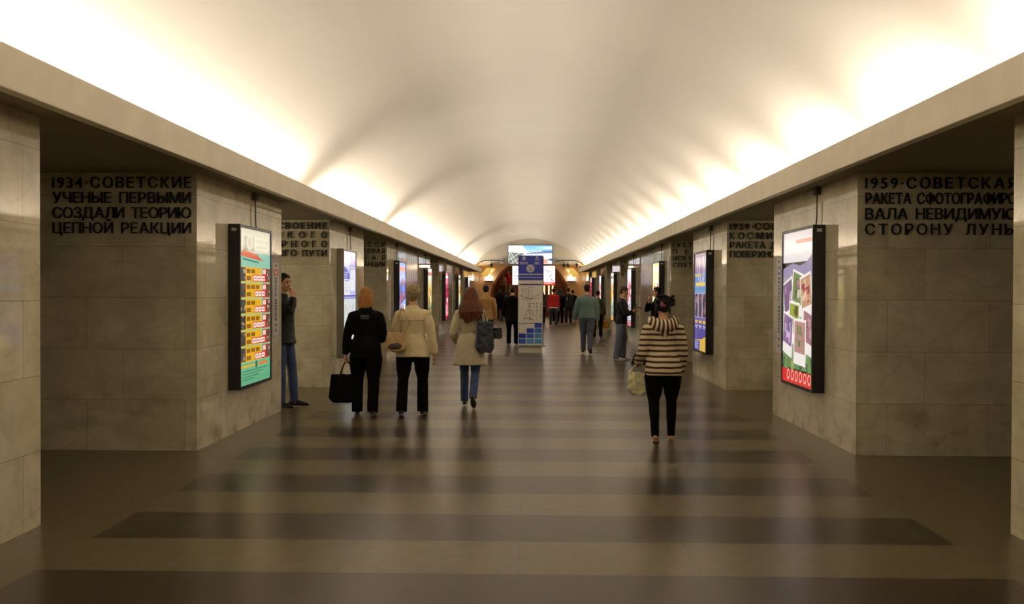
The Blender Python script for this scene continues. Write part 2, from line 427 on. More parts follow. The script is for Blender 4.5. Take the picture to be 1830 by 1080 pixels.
# ------------------------------------------------------------------ printed pictures
def pm(col, st):
    key = 'print_%02x%02x%02x_%d' % (int(col[0]), int(col[1]), int(col[2]), int(st * 100))
    if st <= 0: return mat(key, C(*col), 0.4)
    return glow(key, C(*col), st)
class Pic:
    def __init__(s, W, H, st): s.W, s.H, s.st = W, H, st; s.b = MB()
    def quad(s, pts, col, layer=0):
        z = 0.00016 * layer
        pts = [(min(1, max(0, x)), min(1, max(0, y))) for x, y in pts]
        s.b.face([(x * s.W, (1 - y) * s.H, z) for x, y in pts], pm(col, s.st))
    def rect(s, x0, y0, x1, y1, col, layer=0): s.quad([(x0, y1), (x1, y1), (x1, y0), (x0, y0)], col, layer)
    def rot(s, cx, cy, w, h, a, col, layer, dx=0, dy=0):
        ca, sa = math.cos(R(a)), math.sin(R(a)); pts = []
        for px, py in ((-w / 2, h / 2), (w / 2, h / 2), (w / 2, -h / 2), (-w / 2, -h / 2)):
            px = (px + dx) * s.W; py = (py + dy) * s.H
            pts.append((cx + (px * ca - py * sa) / s.W, cy + (px * sa + py * ca) / s.H))
        s.quad(pts, col, layer)
    def disc(s, cx, cy, r, col, layer=0, n=24, ring=0.0):
        k = s.W / s.H
        P = [(cx + r * math.cos(-2 * PI * i / n), cy + r * k * math.sin(-2 * PI * i / n)) for i in range(n)]
        if not ring: s.quad(P, col, layer); return
        Q = [(cx + (x - cx) * ring, cy + (y - cy) * ring) for x, y in P]
        for i in range(n): s.quad([P[i], P[(i + 1) % n], Q[(i + 1) % n], Q[i]], col, layer)
    def grad(s, x0, y0, x1, y1, ca, cb, n=8, layer=0):
        for i in range(n):
            t = (i + .5) / n; s.rect(x0, y0 + (y1 - y0) * i / n, x1, y0 + (y1 - y0) * (i + 1) / n, [a + (b - a) * t for a, b in zip(ca, cb)], layer)
    def line(s, pts, wd, col, layer):
        for (xa, ya), (xb, yb) in zip(pts, pts[1:]):
            dx, dy = (xb - xa) * s.W, (yb - ya) * s.H; L = math.hypot(dx, dy) or 1; nx, ny = -dy / L * wd / 2, dx / L * wd / 2
            q = [(xa + nx / s.W, ya + ny / s.H), (xb + nx / s.W, yb + ny / s.H), (xb - nx / s.W, yb - ny / s.H), (xa - nx / s.W, ya - ny / s.H)]
            ar = sum((q[i][0] * q[(i + 1) % 4][1] - q[(i + 1) % 4][0] * q[i][1]) for i in range(4))
            s.quad(q if ar < 0 else q[::-1], col, layer)
    def blotch(s, x0, y0, x1, y1, cols, n, layer, seed=1):
        rr = random.Random(seed)
        for _ in range(n):
            cx = x0 + (x1 - x0) * rr.random(); cy = y0 + (y1 - y0) * rr.random()
            wd = (x1 - x0) * rr.uniform(.12, .35); hh = (y1 - y0) * rr.uniform(.1, .3)
            s.rect(max(x0, cx - wd / 2), max(y0, cy - hh / 2), min(x1, cx + wd / 2), min(y1, cy + hh / 2), rr.choice(cols), layer)
    def build(s, name, parent, org, right, normal):
        right = Vector(right); normal = Vector(normal); up = Vector((0, 0, 1)); org = Vector(org)
        s.b.v = [tuple(org + right * p[0] + up * p[1] + normal * p[2]) for p in s.b.v]
        return s.b.build(name, None, parent, fix=False)

def pic_schedule(W, H):
    p = Pic(W, H, 0.8)
    p.grad(0, 0, 1, .15, (196, 196, 178), (205, 205, 190), 3)
    p.grad(0, .15, 1, .28, (130, 190, 175), (150, 205, 175), 3); p.grad(0, .28, 1, .86, (150, 205, 160), (140, 200, 150), 3); p.grad(0, .86, 1, 1, (110, 185, 140), (90, 170, 130), 3)
    p.rect(.1, .05, .45, .14, (150, 150, 140), 1); p.disc(.3, .085, .09, (205, 200, 185), 2, ring=.6); p.rect(.5, .06, .93, .085, (170, 175, 160), 1); p.rect(.5, .095, .9, .115, (170, 175, 160), 1)
    p.quad([(0, .175), (.75, .2), (.55, .16), (.1, .135)], (205, 90, 60), 1); p.quad([(.08, .19), (.6, .205), (.6, .215), (.08, .2)], (40, 120, 110), 2)
    rr = random.Random(3)
    for i in range(6):
        y = .245 + .103 * i
        p.rect(.0, y, .68, y + .095, (232, 176, 40), 1)
        p.rect(.03, y + .004, .17, y + .09, rr.choice([(60, 56, 54), (206, 190, 160), (74, 70, 64)]), 2); p.blotch(.03, y + .004, .17, y + .09, [(120, 100, 80), (40, 40, 44), (180, 160, 130)], 5, 3, i)
        for j in range(rr.choice((2, 3))): p.rect(.2 + .15 * j, y + .012, .2 + .15 * j + .12, y + .038, (140, 96, 20), 2)
        p.rect(.2, y + .058, .34, y + .085, (150, 100, 24), 2)
        p.rect(.72, y + .002, .99, y + .095, (200, 50, 44), 2)
        p.rect(.74, y + .008, .84, y + .04, (240, 214, 200), 3); p.rect(.86, y + .006, .98, y + .088, (96, 70, 60), 3); p.blotch(.86, y + .006, .98, y + .088, [(160, 120, 100), (60, 48, 44), (200, 170, 150)], 5, 4, i + 9)
        x0 = rr.choice((.36, .4, .46))
        p.rect(x0, y + .048, .84, y + .09, (210, 56, 48), 3)
        for j in range(3): 
            xx = x0 + .02 + (.8 - x0) / 3 * j; p.rect(xx, y + .054, xx + (.8 - x0) / 3 - .015, y + .085, (244, 232, 222), 4)
            p.rect(xx + .02, y + .066, xx + (.8 - x0) / 3 - .035, y + .073, (200, 90, 80), 5)
    p.rect(0, .875, .55, .89, (226, 180, 60), 1); p.rect(.6, .872, .9, .892, (225, 130, 60), 2); p.disc(.52, .882, .04, (40, 110, 80), 3)
    for j in range(4): p.rect(.08, .91 + .018 * j, .9 - .15 * j, .917 + .018 * j, (60, 140, 105), 2)
    return p
def pic_photos(W, H):
    p = Pic(W, H, 0.85)
    p.grad(0, 0, 1, .2, (196, 190, 196), (226, 222, 226), 5); p.rect(.45, .055, .98, .08, (226, 110, 96), 1)
    p.quad([(0, .30), (1, .30), (1, .15), (.82, .2), (.6, .225), (.35, .205), (0, .24)], (150, 140, 176), 1)
    p.grad(0, .28, 1, .42, (160, 156, 172), (170, 180, 160), 4); p.grad(0, .42, 1, .9, (170, 192, 196), (110, 140, 90), 6)
    def pola(cx, cy, a, cols, seed, w=.36, h=.28):
        lb = 3 + 3 * seed
        p.rot(cx, cy, w, h, a, (238, 234, 232), lb)
        p.rot(cx, cy, w * .86, h * .68, a, cols[0], lb + 1, 0, -h * .1)
        rr = random.Random(seed)
        for _ in range(9): p.rot(cx, cy, w * rr.uniform(.12, .3), h * rr.uniform(.1, .25), a, rr.choice(cols), lb + 2, rr.uniform(-.28, .28) * w, h * (-.1 + rr.uniform(-.2, .2)))
    pola(.2, .45, -14, [(120, 96, 130), (160, 130, 165), (84, 80, 96), (190, 170, 180)], 1); pola(.5, .4, 10, [(120, 140, 90), (180, 120, 130), (80, 100, 70), (200, 190, 170)], 2); pola(.8, .42, -10, [(190, 150, 120), (150, 80, 80), (220, 190, 160)], 3)
    pola(.4, .6, 4, [(150, 165, 70), (110, 130, 50), (90, 80, 50)], 4); pola(.86, .65, 9, [(160, 120, 130), (120, 80, 90), (190, 150, 150)], 5); pola(.18, .68, 10, [(140, 110, 150), (90, 100, 130), (190, 160, 190)], 6)
    pola(.6, .72, 2, [(180, 140, 130), (140, 100, 110), (110, 130, 80)], 7, .4, .3)
    rr = random.Random(5)
    for _ in range(26):
        x = rr.random(); p.quad([(x - .015, .93), (x + .03, .93), (x + rr.uniform(-.12, .12), rr.uniform(.78, .86)), (x + rr.uniform(-.02, .02), .85)], rr.choice([(84, 120, 60), (110, 140, 80), (150, 160, 100), (60, 90, 60)]), 2)
    p.rect(0, .91, 1, 1, (206, 44, 40), 30)
    for i, x in enumerate((.22, .36, .5, .64, .78, .92)): p.disc(x, .945, .05, (240, 190, 180), 31, ring=.72); p.rect(x - .04, .975, x + .03, .981, (236, 150, 140), 31)
    return p
def pic_event(W, H):
    p = Pic(W, H, 0.75)
    p.grad(0, 0, 1, .2, (100, 70, 130), (130, 110, 160), 4); p.grad(0, .2, 1, .42, (90, 130, 200), (120, 170, 215), 5); p.grad(0, .42, 1, .7, (110, 130, 190), (120, 110, 180), 3); p.grad(0, .7, 1, 1, (104, 90, 170), (84, 76, 150), 3)
    for x, d in ((.15, .25), (.35, .16), (.75, -.1), (.9, -.2)): p.quad([(x + d, .34), (x + d + .06, .34), (x + .04, .04), (x, .04)], (190, 190, 220), 1)
    p.rect(.1, .3, .9, .335, (240, 214, 100), 2); p.rect(.02, .21, .6, .235, (214, 190, 110), 2)
    for i in range(3):
        x = .04 + .33 * i; p.rect(x, .41, x + .27, .66, (220, 214, 226), 2); p.rect(x + .02, .415, x + .25, .655, (96, 72, 84), 3); p.blotch(x + .02, .415, x + .25, .655, [(150, 110, 110), (60, 50, 70), (180, 140, 130)], 10, 4, i)
        p.rect(x + .02, .69, x + .25, .72, (236, 196, 100), 2); p.rect(x + .02, .74, x + .25, .752, (214, 210, 230), 2); p.rect(x + .06, .76, x + .22, .77, (200, 196, 220), 2)
    p.quad([(0, 1), (1, 1), (1, .84), (.6, .88), (0, .9)], (226, 190, 80), 1); p.quad([(0, 1), (.45, 1), (.5, .9), (0, .9)], (90, 90, 170), 2)
    for j in range(4): p.rect(.06, .91 + .02 * j, .36, .918 + .02 * j, (200, 200, 230), 3)
    return p
def pic_map(W, H):
    p = Pic(W, H, 0.85)
    p.grad(0, 0, 1, .45, (205, 208, 236), (190, 200, 240), 3); p.grad(0, .45, 1, 1, (214, 222, 226), (206, 224, 226), 3)
    p.quad([(0, .3), (.5, .3), (.5, .22), (.25, .17), (0, .14)], (86, 92, 200), 1); p.quad([(.5, .2), (1, .2), (1, .1), (.6, .03), (.5, .08)], (150, 156, 220), 1)
    for i in range(5): p.rect(.04, .2 + .018 * i, .38 - .03 * i, .207 + .018 * i, (200, 206, 244), 2)
    for x0, x1, y0, y1 in ((.04, .5, .27, .42), (.56, .95, .15, .38)):
        p.rect(x0, y0, x1, y1, (236, 240, 250), 2); p.rect(x0 + .04, y0 + .01, x1 - .06, y0 + .02, (110, 130, 210), 3)
        for i in range(5): p.rect(x0 + .06, y0 + .04 + .02 * i, x1 - .1 - .04 * (i % 2), y0 + .045 + .02 * i, (170, 180, 220), 3)
    p.rect(0, .425, 1, .438, (70, 76, 190), 3); p.rect(0, .448, 1, .456, (70, 76, 190), 3)
    for pts, c in (([(.1, .5), (.4, .62), (.45, .8), (.7, .95)], (200, 150, 130)), ([(.85, .5), (.6, .62), (.3, .7), (.2, .95)], (130, 150, 220)), ([(.1, .7), (.5, .68), (.9, .78)], (140, 200, 150)), ([(.5, .5), (.52, .72), (.85, .9)], (190, 140, 190)), ([(.05, .85), (.5, .84), (.95, .62)], (220, 190, 120))):
        p.line(pts, .014, c, 2)
        for x, y in pts: p.disc(x, y, .018, (250, 250, 250), 3); 
    return p
def pic_plain(W, H, seed):
    cols = {1: [(120, 150, 215), (220, 226, 240), (90, 110, 190), (200, 110, 90)], 2: [(240, 236, 220), (90, 120, 60), (220, 200, 120), (180, 60, 40)], 3: [(206, 60, 90), (226, 120, 130), (150, 30, 60), (240, 220, 220)],
            4: [(250, 236, 180), (250, 220, 130), (226, 90, 40), (255, 246, 220)], 5: [(235, 232, 240), (150, 150, 170), (210, 120, 130), (250, 250, 250)], 6: [(240, 235, 215), (150, 180, 150), (220, 160, 60), (120, 60, 60)]}[seed]
    p = Pic(W, H, 1.0)
    p.grad(0, 0, 1, 1, cols[0], cols[1], 6)
    rr = random.Random(seed * 11)
    p.quad([(0, .62), (1, .5), (1, .3), (.5, .2), (0, .36)], cols[2] if seed != 4 else cols[3], 1)
    p.blotch(.1, .25, .9, .65, cols, 14, 2, seed); p.rect(.08, .06, .92, .12, cols[3], 2)
    for i in range(6): p.rect(.1, .7 + .035 * i, rr.uniform(.5, .92), .715 + .035 * i, cols[3] if seed != 3 else (250, 210, 214), 2)
    p.rect(0, .93, 1, 1, cols[2], 3)
    if seed == 4: p.rect(0.9, .3, 1, 1, (210, 60, 30), 4); p.rect(0, .9, 1, 1, (220, 80, 30), 4)
    return p

def lightbox(sx, y0, y1, z0, z1, pic, label, silver=False, depth=0.14, cable=True, cab_y=None):
    xw, xf = sx * PX, sx * (PX - depth)
    M = M_SILVER if silver else M_BLACK
    yc = (y0 + y1) / 2
    root = thing('advertising_lightbox', label, 'lightbox', (xw, yc, z0), 0, 'lightboxes on the pillars')
    def L(x, y, z): return (x - xw, y - yc, z - z0)
    def bx(b, a, c):
        a = L(*a); c = L(*c); b.box(tuple(min(p, q) for p, q in zip(a, c)), tuple(max(p, q) for p, q in zip(a, c)))
    bz = 0.035
    b = MB(); bx(b, (sx * (PX - .0025), y0, z0), (sx * (PX - depth + .02), y1, z1))
    b.build('casing', M, root, bevel=0.006)
    b = MB()
    x2 = sx * (PX - depth + .019)
    bx(b, (x2, y0, z0), (xf, y1, z0 + bz)); bx(b, (x2, y0, z1 - bz), (xf, y1, z1)); bx(b, (x2, y0, z0 + bz), (xf, y0 + bz, z1 - bz)); bx(b, (x2, y1 - bz, z0 + bz), (xf, y1, z1 - bz))
    b.build('bezel', M, root)
    W, H = (y1 - y0) - 2 * bz, (z1 - z0) - 2 * bz
    p = pic(W, H)
    xp = sx * (PX - depth + .012)
    if sx < 0: p.build('poster', root, L(xp, y0 + bz, z0 + bz), (0, 1, 0), (1, 0, 0))
    else: p.build('poster', root, L(xp, y1 - bz, z0 + bz), (0, -1, 0), (-1, 0, 0))
    if not silver:
        b = MB(); xm = sx * (PX - depth * .5); bx(b, (xm - .028, y0 - .002, z1 - .08), (xm + .028, y0 + .001, z1 - .045)); b.build('label_plate', mat('label_sticker', C(190, 184, 160), .5), root)
    if cable:
        cy = cab_y if cab_y else y0 + .32
        zt = CEIL - .096
        pts = [L(sx * (PX - .03), cy + .12 * (1 - t) ** 6 * .4, z1 - .005 + (zt - z1) * t) for t in [i / 10 for i in range(11)]]
        MB().tube(pts, [.008] * 11, n=8).build('power_cable', M_CABLE, root, smooth=True)
        jb = MB().box((-.03, -.06, -.045), (.03, .06, .045)).build('junction_box', mat('junction_box_grey', C(84, 76, 62), .6), None, bevel=.006)
        jb.location = (sx * (PX - .032), cy, CEIL - .047)
        lab2 = (label.split(' with ')[-1]).split(',')[0].split(' behind ')[0].split(' over ')[0].split(' beyond ')[0]
        tag(jb, 'small grey junction box above the lightbox with ' + lab2, 'junction box', 'junction boxes above the lightboxes')
    return root
lightbox(-1, 10.17, 11.42, .52, 2.405, pic_schedule, 'big black lightbox with yellow and red timetable poster, on the nearest visible box pillar', cab_y=11.1)
lightbox(-1, 15.93, 17.1, .46, 2.40, pic_map, 'aluminium framed lightbox with pale blue transport map', silver=True, depth=.12, cab_y=16.95)
lightbox(1, 10.2, 11.46, .52, 2.41, pic_photos, 'big black lightbox with collage of holiday snapshots over a red strip', cab_y=10.42)
lightbox(1, 16.38, 17.62, .52, 2.41, pic_event, 'black lightbox with purple and blue event poster', cab_y=16.55)
for sx, y, sd, lab in ((-1, 22.55, 1, 'black lightbox with bluish poster behind the cream jacket woman'), (-1, 28.8, 2, 'narrow looking black lightbox with white and green poster beyond the ribbed bay'), (-1, 34.8, 3, 'black lightbox with crimson poster'),
                       (-1, 41.0, 6, 'black lightbox with cream poster, just beyond the crimson one'), (-1, 47.3, 5, 'far black lightbox with white poster, last one before the stairs'),
                       (1, 22.4, 4, 'black lightbox with glowing orange and cream poster'), (1, 28.6, 5, 'black lightbox with white poster behind the man in dark jacket'), (1, 34.7, 6, 'black lightbox with cream poster, between the olive jacket woman and the dark jacket man'),
                       (1, 40.9, 5, 'small looking black lightbox with white poster, above the olive jacket woman'), (1, 47.2, 3, 'far black lightbox with pink poster near the green jacket man')):
    lightbox(sx, y, y + 1.25, .52, 2.41, lambda W, H, sd=sd: pic_plain(W, H, sd), lab, cable=(y < 30))

# vertical station signs
def vsign(sx, y, z0, z1, wd, label, red):
    xw = sx * PX
    root = thing('vertical_station_sign', label, 'sign', (xw, y, z0), 0, 'vertical station signs')
    x0, x1 = sorted((0, -sx * .012)); MB().box((x0, -wd / 2, 0), (x1, wd / 2, z1 - z0)).build('sign_plate', mat('sign_white', C(196, 192, 186), .35), root)
    p = Pic(wd, z1 - z0, 0)
    p.rect(0, .0, 1, 1, (196, 192, 186))
    rr = random.Random(int(y * 10))
    p.rect(.3, .02, .7, .05, (110, 60, 90), 1); p.rect(.2, .09, .8, .17, (196, 40, 50) if red else (50, 90, 170), 1); p.rect(.36, .11, .64, .15, (230, 226, 220), 2)
    yy = .2
    while yy < .95:
        h = rr.uniform(.018, .032)
        if rr.random() < .86: p.rect(.34, yy, rr.uniform(.6, .72), yy + h, (66, 66, 96) if red else (50, 74, 130), 1)
        yy += h + .014
    org = (-sx * .0125, -wd / 2 if sx < 0 else wd / 2, 0)
    p.build('sign_print', root, org, (0, -sx, 0), (-sx, 0, 0))
vsign(-1, 12.05, 1.05, 2.02, .30, 'white vertical sign with red mark beside the timetable lightbox', True)
vsign(-1, 21.85, .95, 2.0, .34, 'white vertical sign with red mark between the blonde woman and cream jacket woman', True)
vsign(1, 12.05, .85, 2.1, .24, 'vertical sign with blue mark tucked behind the snapshot lightbox', False)
vsign(1, 21.75, 1.35, 2.5, .30, 'white vertical sign with blue mark beside the orange glowing poster', False)

# ------------------------------------------------------------------ information pylon
def pylon():
    Y = 24.55; x0, x1 = -.28, .38
    xc = (x0 + x1) / 2; W = x1 - x0
    root = thing('information_pylon', 'tall white information pylon with blue head and blue squares, standing mid-hall', 'info pylon', (xc, Y, 0))
    h = W / 2
    boxo('base', (-h + .01, -.16, 0), (h - .01, .16, .17), M_GREYP, root, .006)
    boxo('foot_plate', (-h - .07, -.22, .17), (h + .09, .22, .2), M_SILVER, root, .004)
    boxo('body', (-h, -.12, .2), (h, .12, 2.0), M_GREYP, root, .008)
    hd = boxo('head', (-h, -.12, 2.0), (h, .12, 2.62), mat('pylon_blue', C(36, 48, 150), .35), root, .008)
    boxo('side_strip', (h, -.11, .2), (h + .025, .11, 2.6), mat('pylon_purple', C(60, 34, 70), .4), root, .004)
    W_, LB = (226, 226, 226), (190, 196, 226)
    p = Pic(W, 2.42, 0); pA = p
    def z(v): return 1 - (v - .2) / 2.42
    p.rect(.01, z(2.13), .99, z(2.1), LB, 1); p.rect(.01, z(2.05), .99, z(2.02), (160, 166, 200), 1)
    p.rect(.0, z(2.0), 1, z(1.955), (60, 70, 160), 1)
    p.rect(.0, z(1.95), 1, z(1.93), (190, 186, 190), 2)
    p.rect(.02, z(1.86), .98, z(1.82), (60, 50, 110), 1); p.disc(.06, z(1.84), .02, W_, 2)
    # route diagram
    p = Pic(W, 2.42, 0); pB = p
    rr = random.Random(4); lc = (110, 106, 108)
    for pts in ([(.15, 1.75), (.2, 1.5), (.45, 1.45), (.85, 1.48)], [(.3, 1.78), (.32, 1.5), (.35, 1.45), (.62, 1.0)], [(.42, 1.78), (.42, 1.46)], [(.56, 1.78), (.56, 1.48), (.3, 1.0), (.22, .86)], [(.08, 1.58), (.2, 1.42), (.5, 1.44), (.9, 1.6)], [(.46, 1.3), (.46, .88)], [(.75, 1.36), (.76, .9)], [(.92, 1.35), (.9, .95)], [(.4, 1.32), (.7, 1.34)], [(.36, 1.14), (.6, 1.12)], [(.2, .9), (.4, .94), (.66, .86)]):
        q = [(x, z(v)) for x, v in pts]; p.line(q, .008, lc, 1)
        for _ in range(7):
            i = rr.randrange(len(q) - 1); t = rr.random(); x = q[i][0] + (q[i + 1][0] - q[i][0]) * t; y = q[i][1] + (q[i + 1][1] - q[i][1]) * t
            p.rect(x + .01, y - .002, x + rr.uniform(.05, .1), y + .002, (130, 126, 126), 2)
    p.disc(.53, z(1.47), .022, (20, 20, 24), 3)
    p.rect(.02, z(.80), .98, z(.785), (70, 66, 110), 1)
    for i in range(2): p.rect(.05, z(.76 - .02 * i), .3, z(.755 - .02 * i), (140, 136, 140), 1)
    p = Pic(W, 2.42, 0); pC = p
    sq = {(2, 3): (24, 60, 180), (1, 2): (20, 50, 176), (2, 2): (44, 100, 196), (0, 1): (20, 44, 160), (1, 1): (40, 96, 196), (2, 1): (76, 142, 200), (0, 0): (40, 84, 186), (1, 0): (76, 150, 206), (2, 0): (70, 146, 204)}
    for (i, j), c in sq.items():
        x = .03 + .325 * i; zz = .24 + .145 * j; zt = zz + .128; p.rect(x, z(zt), x + .29, z(zz), c, 1)
    p = Pic(W, 2.42, 0); pD = p
    # head: clock and bell signs, figures, round emblem
    p.disc(.23, z(2.545), .08, W_, 1, ring=.72); p.rect(.205, z(2.575), .255, z(2.515), W_, 2)
    p = Pic(W, 2.42, 0); pE = p
    q = [(.77 - .085, z(2.50)), (.77 + .085, z(2.50)), (.77 + .05, z(2.54)), (.77 + .045, z(2.59)), (.77 - .045, z(2.59)), (.77 - .05, z(2.54))]
    p.quad(q, W_, 1); p.quad([(.77 - .045, z(2.51)), (.77 + .045, z(2.51)), (.77 + .022, z(2.57)), (.77 - .022, z(2.57))], (36, 48, 150), 2)
    p = Pic(W, 2.42, 0); pF = p
    p.disc(.5, z(2.27), .165, (206, 206, 200), 1, 32); p.disc(.5, z(2.27), .13, (110, 116, 150), 2, 32); p.disc(.5, z(2.27), .105, (206, 204, 190), 3, 32)
    p.line([(.44, z(2.315)), (.5, z(2.215)), (.56, z(2.315))], .018, (70, 74, 90), 4)
    for q_, nm in ((pA, 'header_stripes'), (pD, 'clock_sign'), (pE, 'bell_sign'), (pF, 'emblem'), (pB, 'route_map'), (pC, 'square_pattern')): q_.build(nm, root, (-h, -.1215, .2), (1, 0, 0), (0, -1, 0))
    def word(txt, xm, zc, cap):
        sc = cap / CAPH; b = MB(); x = 0
        for ch in txt:
            me, a, bb = glyph(ch); n = len(b.v)
            b.v += [(x + (v.co.x - a) * sc, -.123 - v.co.z * .006, zc - cap / 2 + v.co.y * sc) for v in me.vertices]; b.f += [tuple(i + n for i in q_.vertices) for q_ in me.polygons]; b.mi += [0] * len(me.polygons)
            x += (bb - a) * sc + cap * .16
        b.v = [(vx - x / 2 + xm, vy, vz) for vx, vy, vz in b.v]
        b.build('digits', mat('print_white', C(226, 226, 226), .5), root, fix=False)
    word('9800', -h + .23 * W, 2.42, .075); word('585', -h + .77 * W, 2.42, .075)
pylon()

# ------------------------------------------------------------------ far end: lunette, screen, vestibule, arch, stairs
ZL = 3.32
arc = [(VR * math.sin(t), VZ + VR * math.cos(t)) for t in [th0 * (1 - 2 * i / 40) for i in range(41)] if VZ + VR * math.cos(t) > ZL]
xe = math.sqrt(VR ** 2 - (ZL - VZ) ** 2)
prof = [(xe, ZL)] + arc + [(-xe, ZL)]
struct(MB().rings([[(x, yy, z) for x, z in prof] for yy in (YE - .02, YE + .28)]).build('wall_end', M_ENDW))
struct(boxo('trim_1', (-3.34, YE - .06, ZL - .09), (3.34, YE + .1, ZL + .005), mat('lintel_brown', C(160, 120, 74), .4), None, .006))
# screen
def screen():
    x0, x1, z0, z1 = -1.32, 1.33, 3.30, 4.42
    root = thing('video_screen', 'large lit screen showing a white bridge under a blue sky, high on the end wall', 'screen', (0, YE - .05, z0))
    boxo('casing', (x0 - .04, -.12, -.0), (x1 + .04, .02, z1 - z0 + .05), mat('screen_blue_frame', C(70, 84, 130), .4), root, .008)
    p = Pic(x1 - x0, z1 - z0, 1.0)
    p.grad(0, 0, 1, .35, (120, 190, 226), (170, 216, 232), 4); p.rect(0, .35, 1, 1, (226, 232, 240))
    p.quad([(0, .36), (.45, .36), (.32, 0), (0, 0)], (226, 236, 226), 1); p.quad([(.0, 1), (.28, 1), (.36, .4), (0, .3)], (116, 124, 120), 1)
    p.quad([(.4, .46), (1, .42), (1, .26), (.5, .3)], (96, 130, 176), 1); p.quad([(.62, .12), (1, .2), (1, .05)], (220, 238, 240), 1)
    for a, b_ in (((0, .3), (.12, 1)), ((.04, .3), (.2, 1)), ((.0, .8), (.3, .35)), ((.06, 1), (.34, .5)), ((.02, .2), (.0, .9)), ((.32, 0), (.4, .4))): p.line([a, b_], .03, (244, 246, 244), 3)
    p.line([(.0, .34), (.35, .42), (.75, .3)], .035, (250, 250, 250), 3)
    for i in range(7): p.line([(.3 + .07 * i, .42 - .01 * i), (.33 + .07 * i, .24)], .02, (250, 250, 250), 3); p.line([(.33 + .07 * i, .24), (.37 + .07 * i, .42 - .01 * i)], .02, (250, 250, 250), 3)
    p.quad([(.76, .98), (.9, .98), (.9, .78), (.8, .74), (.76, .8)], (226, 160, 140), 2); p.quad([(.88, .76), (1, .7), (1, .85)], (70, 110, 150), 2); p.rect(.2, .92, .3, 1, (230, 170, 170), 4)
    p.build('display', root, (x0, -.1215, .03), (1, 0, 0), (0, -1, 0))
screen()
# round clock
root = thing('wall_clock', 'small round grey clock at the foot of the end wall lunette', 'clock', (-1.72, YE - .05, 3.46))
MB().tube([(0, .02, 0), (0, -.06, 0)], [.17, .17], n=28, round_=False).build('case', M_SILVER, root)
MB().tube([(0, -.06, 0), (0, -.065, 0)], [.14, .14], n=28, round_=False).build('dial', M_WHITE, root)
b = MB(); b.box((-.008, -.07, 0), (.008, -.066, .1)); b.box((0, -.07, -.006), (.07, -.066, .006)); b.build('hands', M_BLACK, root)
# spotlights hanging on a curved cable along the lunette foot
for sx, lab in ((-1, 'dark curved pipe with spotlight beside the round clock'), (1, 'dark curved pipe carrying three spotlights, beside the lit screen')):
    root = thing('spotlight_rail', lab, 'spotlights', (sx * 2.3, YE - .12, 3.3))
    pts = [(sx * -.72, 0, .2), (sx * -.3, 0, .24), (sx * .1, 0, .25), (sx * .5, 0, .22), (sx * .8, 0, .1), (sx * .95, 0, -.05)]
    MB().tube(pts, [.025] * 6, n=8).build('pipe', M_BRONZE, root, smooth=True)
    for x in ((.05,) if sx < 0 else (-.25, .0, .55)):
        sp_ = MB().tube([(sx * x, -.02, .2), (sx * x, -.03, .02)], [.015, .015], n=8); sp_.tube([(sx * x, -.03, .0), (sx * x, -.14, -.1)], [.07, .09], n=12); sp_.build('spotlight', M_BRONZE, root, smooth=True)
# vestibule
for sx, nm in ((-1, 'left'), (1, 'right')):
    x0, x1 = sorted((sx * 3.4, sx * 3.7)); struct(boxo('wall_vestibule_' + nm, (x0, YE + .02, 0), (x1, 60, 3.9), M_TAN))
    # slanted yellow soffit, given its own glow to look lit
    b = MB(); b.rings([[(sx * x, yy, z) for x, z in ((2.29, 3.13), (2.73, 3.13), (3.08, 2.74), (2.73, 2.53))] for yy in (57.0, 59.9)])
    struct(b.build('soffit_' + nm, M_YEL))
    root = thing('wall_lamp', 'glowing white box lamp at the %s of the arch' % ('spotlight rail and clock side' if sx < 0 else 'screen and three spotlights side'), 'lamp', (sx * 2.72, 59.86, 2.35), 0, 'box lamps beside the arch')
    boxo('lamp_shade', (-.24, -.22, .02), (.24, 0, .3), glow('lamp_white', (1, .93, .8, 1), 4.0), root, .01)
    boxo('bracket', (-.26, -.24, -.03), (.26, .12, .02), M_BROWN, root, .004)
struct(boxo('ceiling_vestibule', (-3.7, YE + .28, 3.7), (3.7, 60.0, 3.9), M_TAN))
ARC_R, ARC_Z = 2.62, 1.18
ain = [(ARC_R, 0)] + [(ARC_R * math.cos(PI * i / 40), ARC_Z + ARC_R * math.sin(PI * i / 40)) for i in range(41)] + [(-ARC_R, 0)]
aout = []
for x, z in ain:
    dx, dz = x, max(0.0, z - ARC_Z)
    if z <= ARC_Z: aout.append((math.copysign(3.7, x), z))
    else:
        k = min(3.7 / max(1e-6, abs(dx)), (4.6 - ARC_Z) / max(1e-6, dz)); aout.append((dx * k, ARC_Z + dz * k))
b = MB()
R_ = [[(xi, 60, zi), (xo, 60, zo), (xo, 60.25, zo), (xi, 60.25, zi)] for (xi, zi), (xo, zo) in zip(ain, aout)]
struct(b.rings(R_).build('wall_arch', M_TAN))
ain2 = [(x * .945, (ARC_Z + (z - ARC_Z) * .945) if z > ARC_Z else z) for x, z in ain]
R_ = [[(xi, 59.95, zi), (xo, 59.95, zo), (xo, 60.5, zo), (xi, 60.5, zi)] for (xi, zi), (xo, zo) in zip(ain2, ain)]
struct(MB().rings(R_).build('trim_2', M_BROWN))
for sx in (-1, 1):
    x0, x1 = sorted((sx * 2.63, sx * 3.4))
    struct(boxo('trim_3' if sx < 0 else 'trim_4', (x0, 59.9, 1.15), (x1, 60, 1.21), M_WHITE))
    struct(boxo('wall_dado_left' if sx < 0 else 'wall_dado_right', (x0, 59.94, 0), (x1, 60, 1.15), M_BROWN))
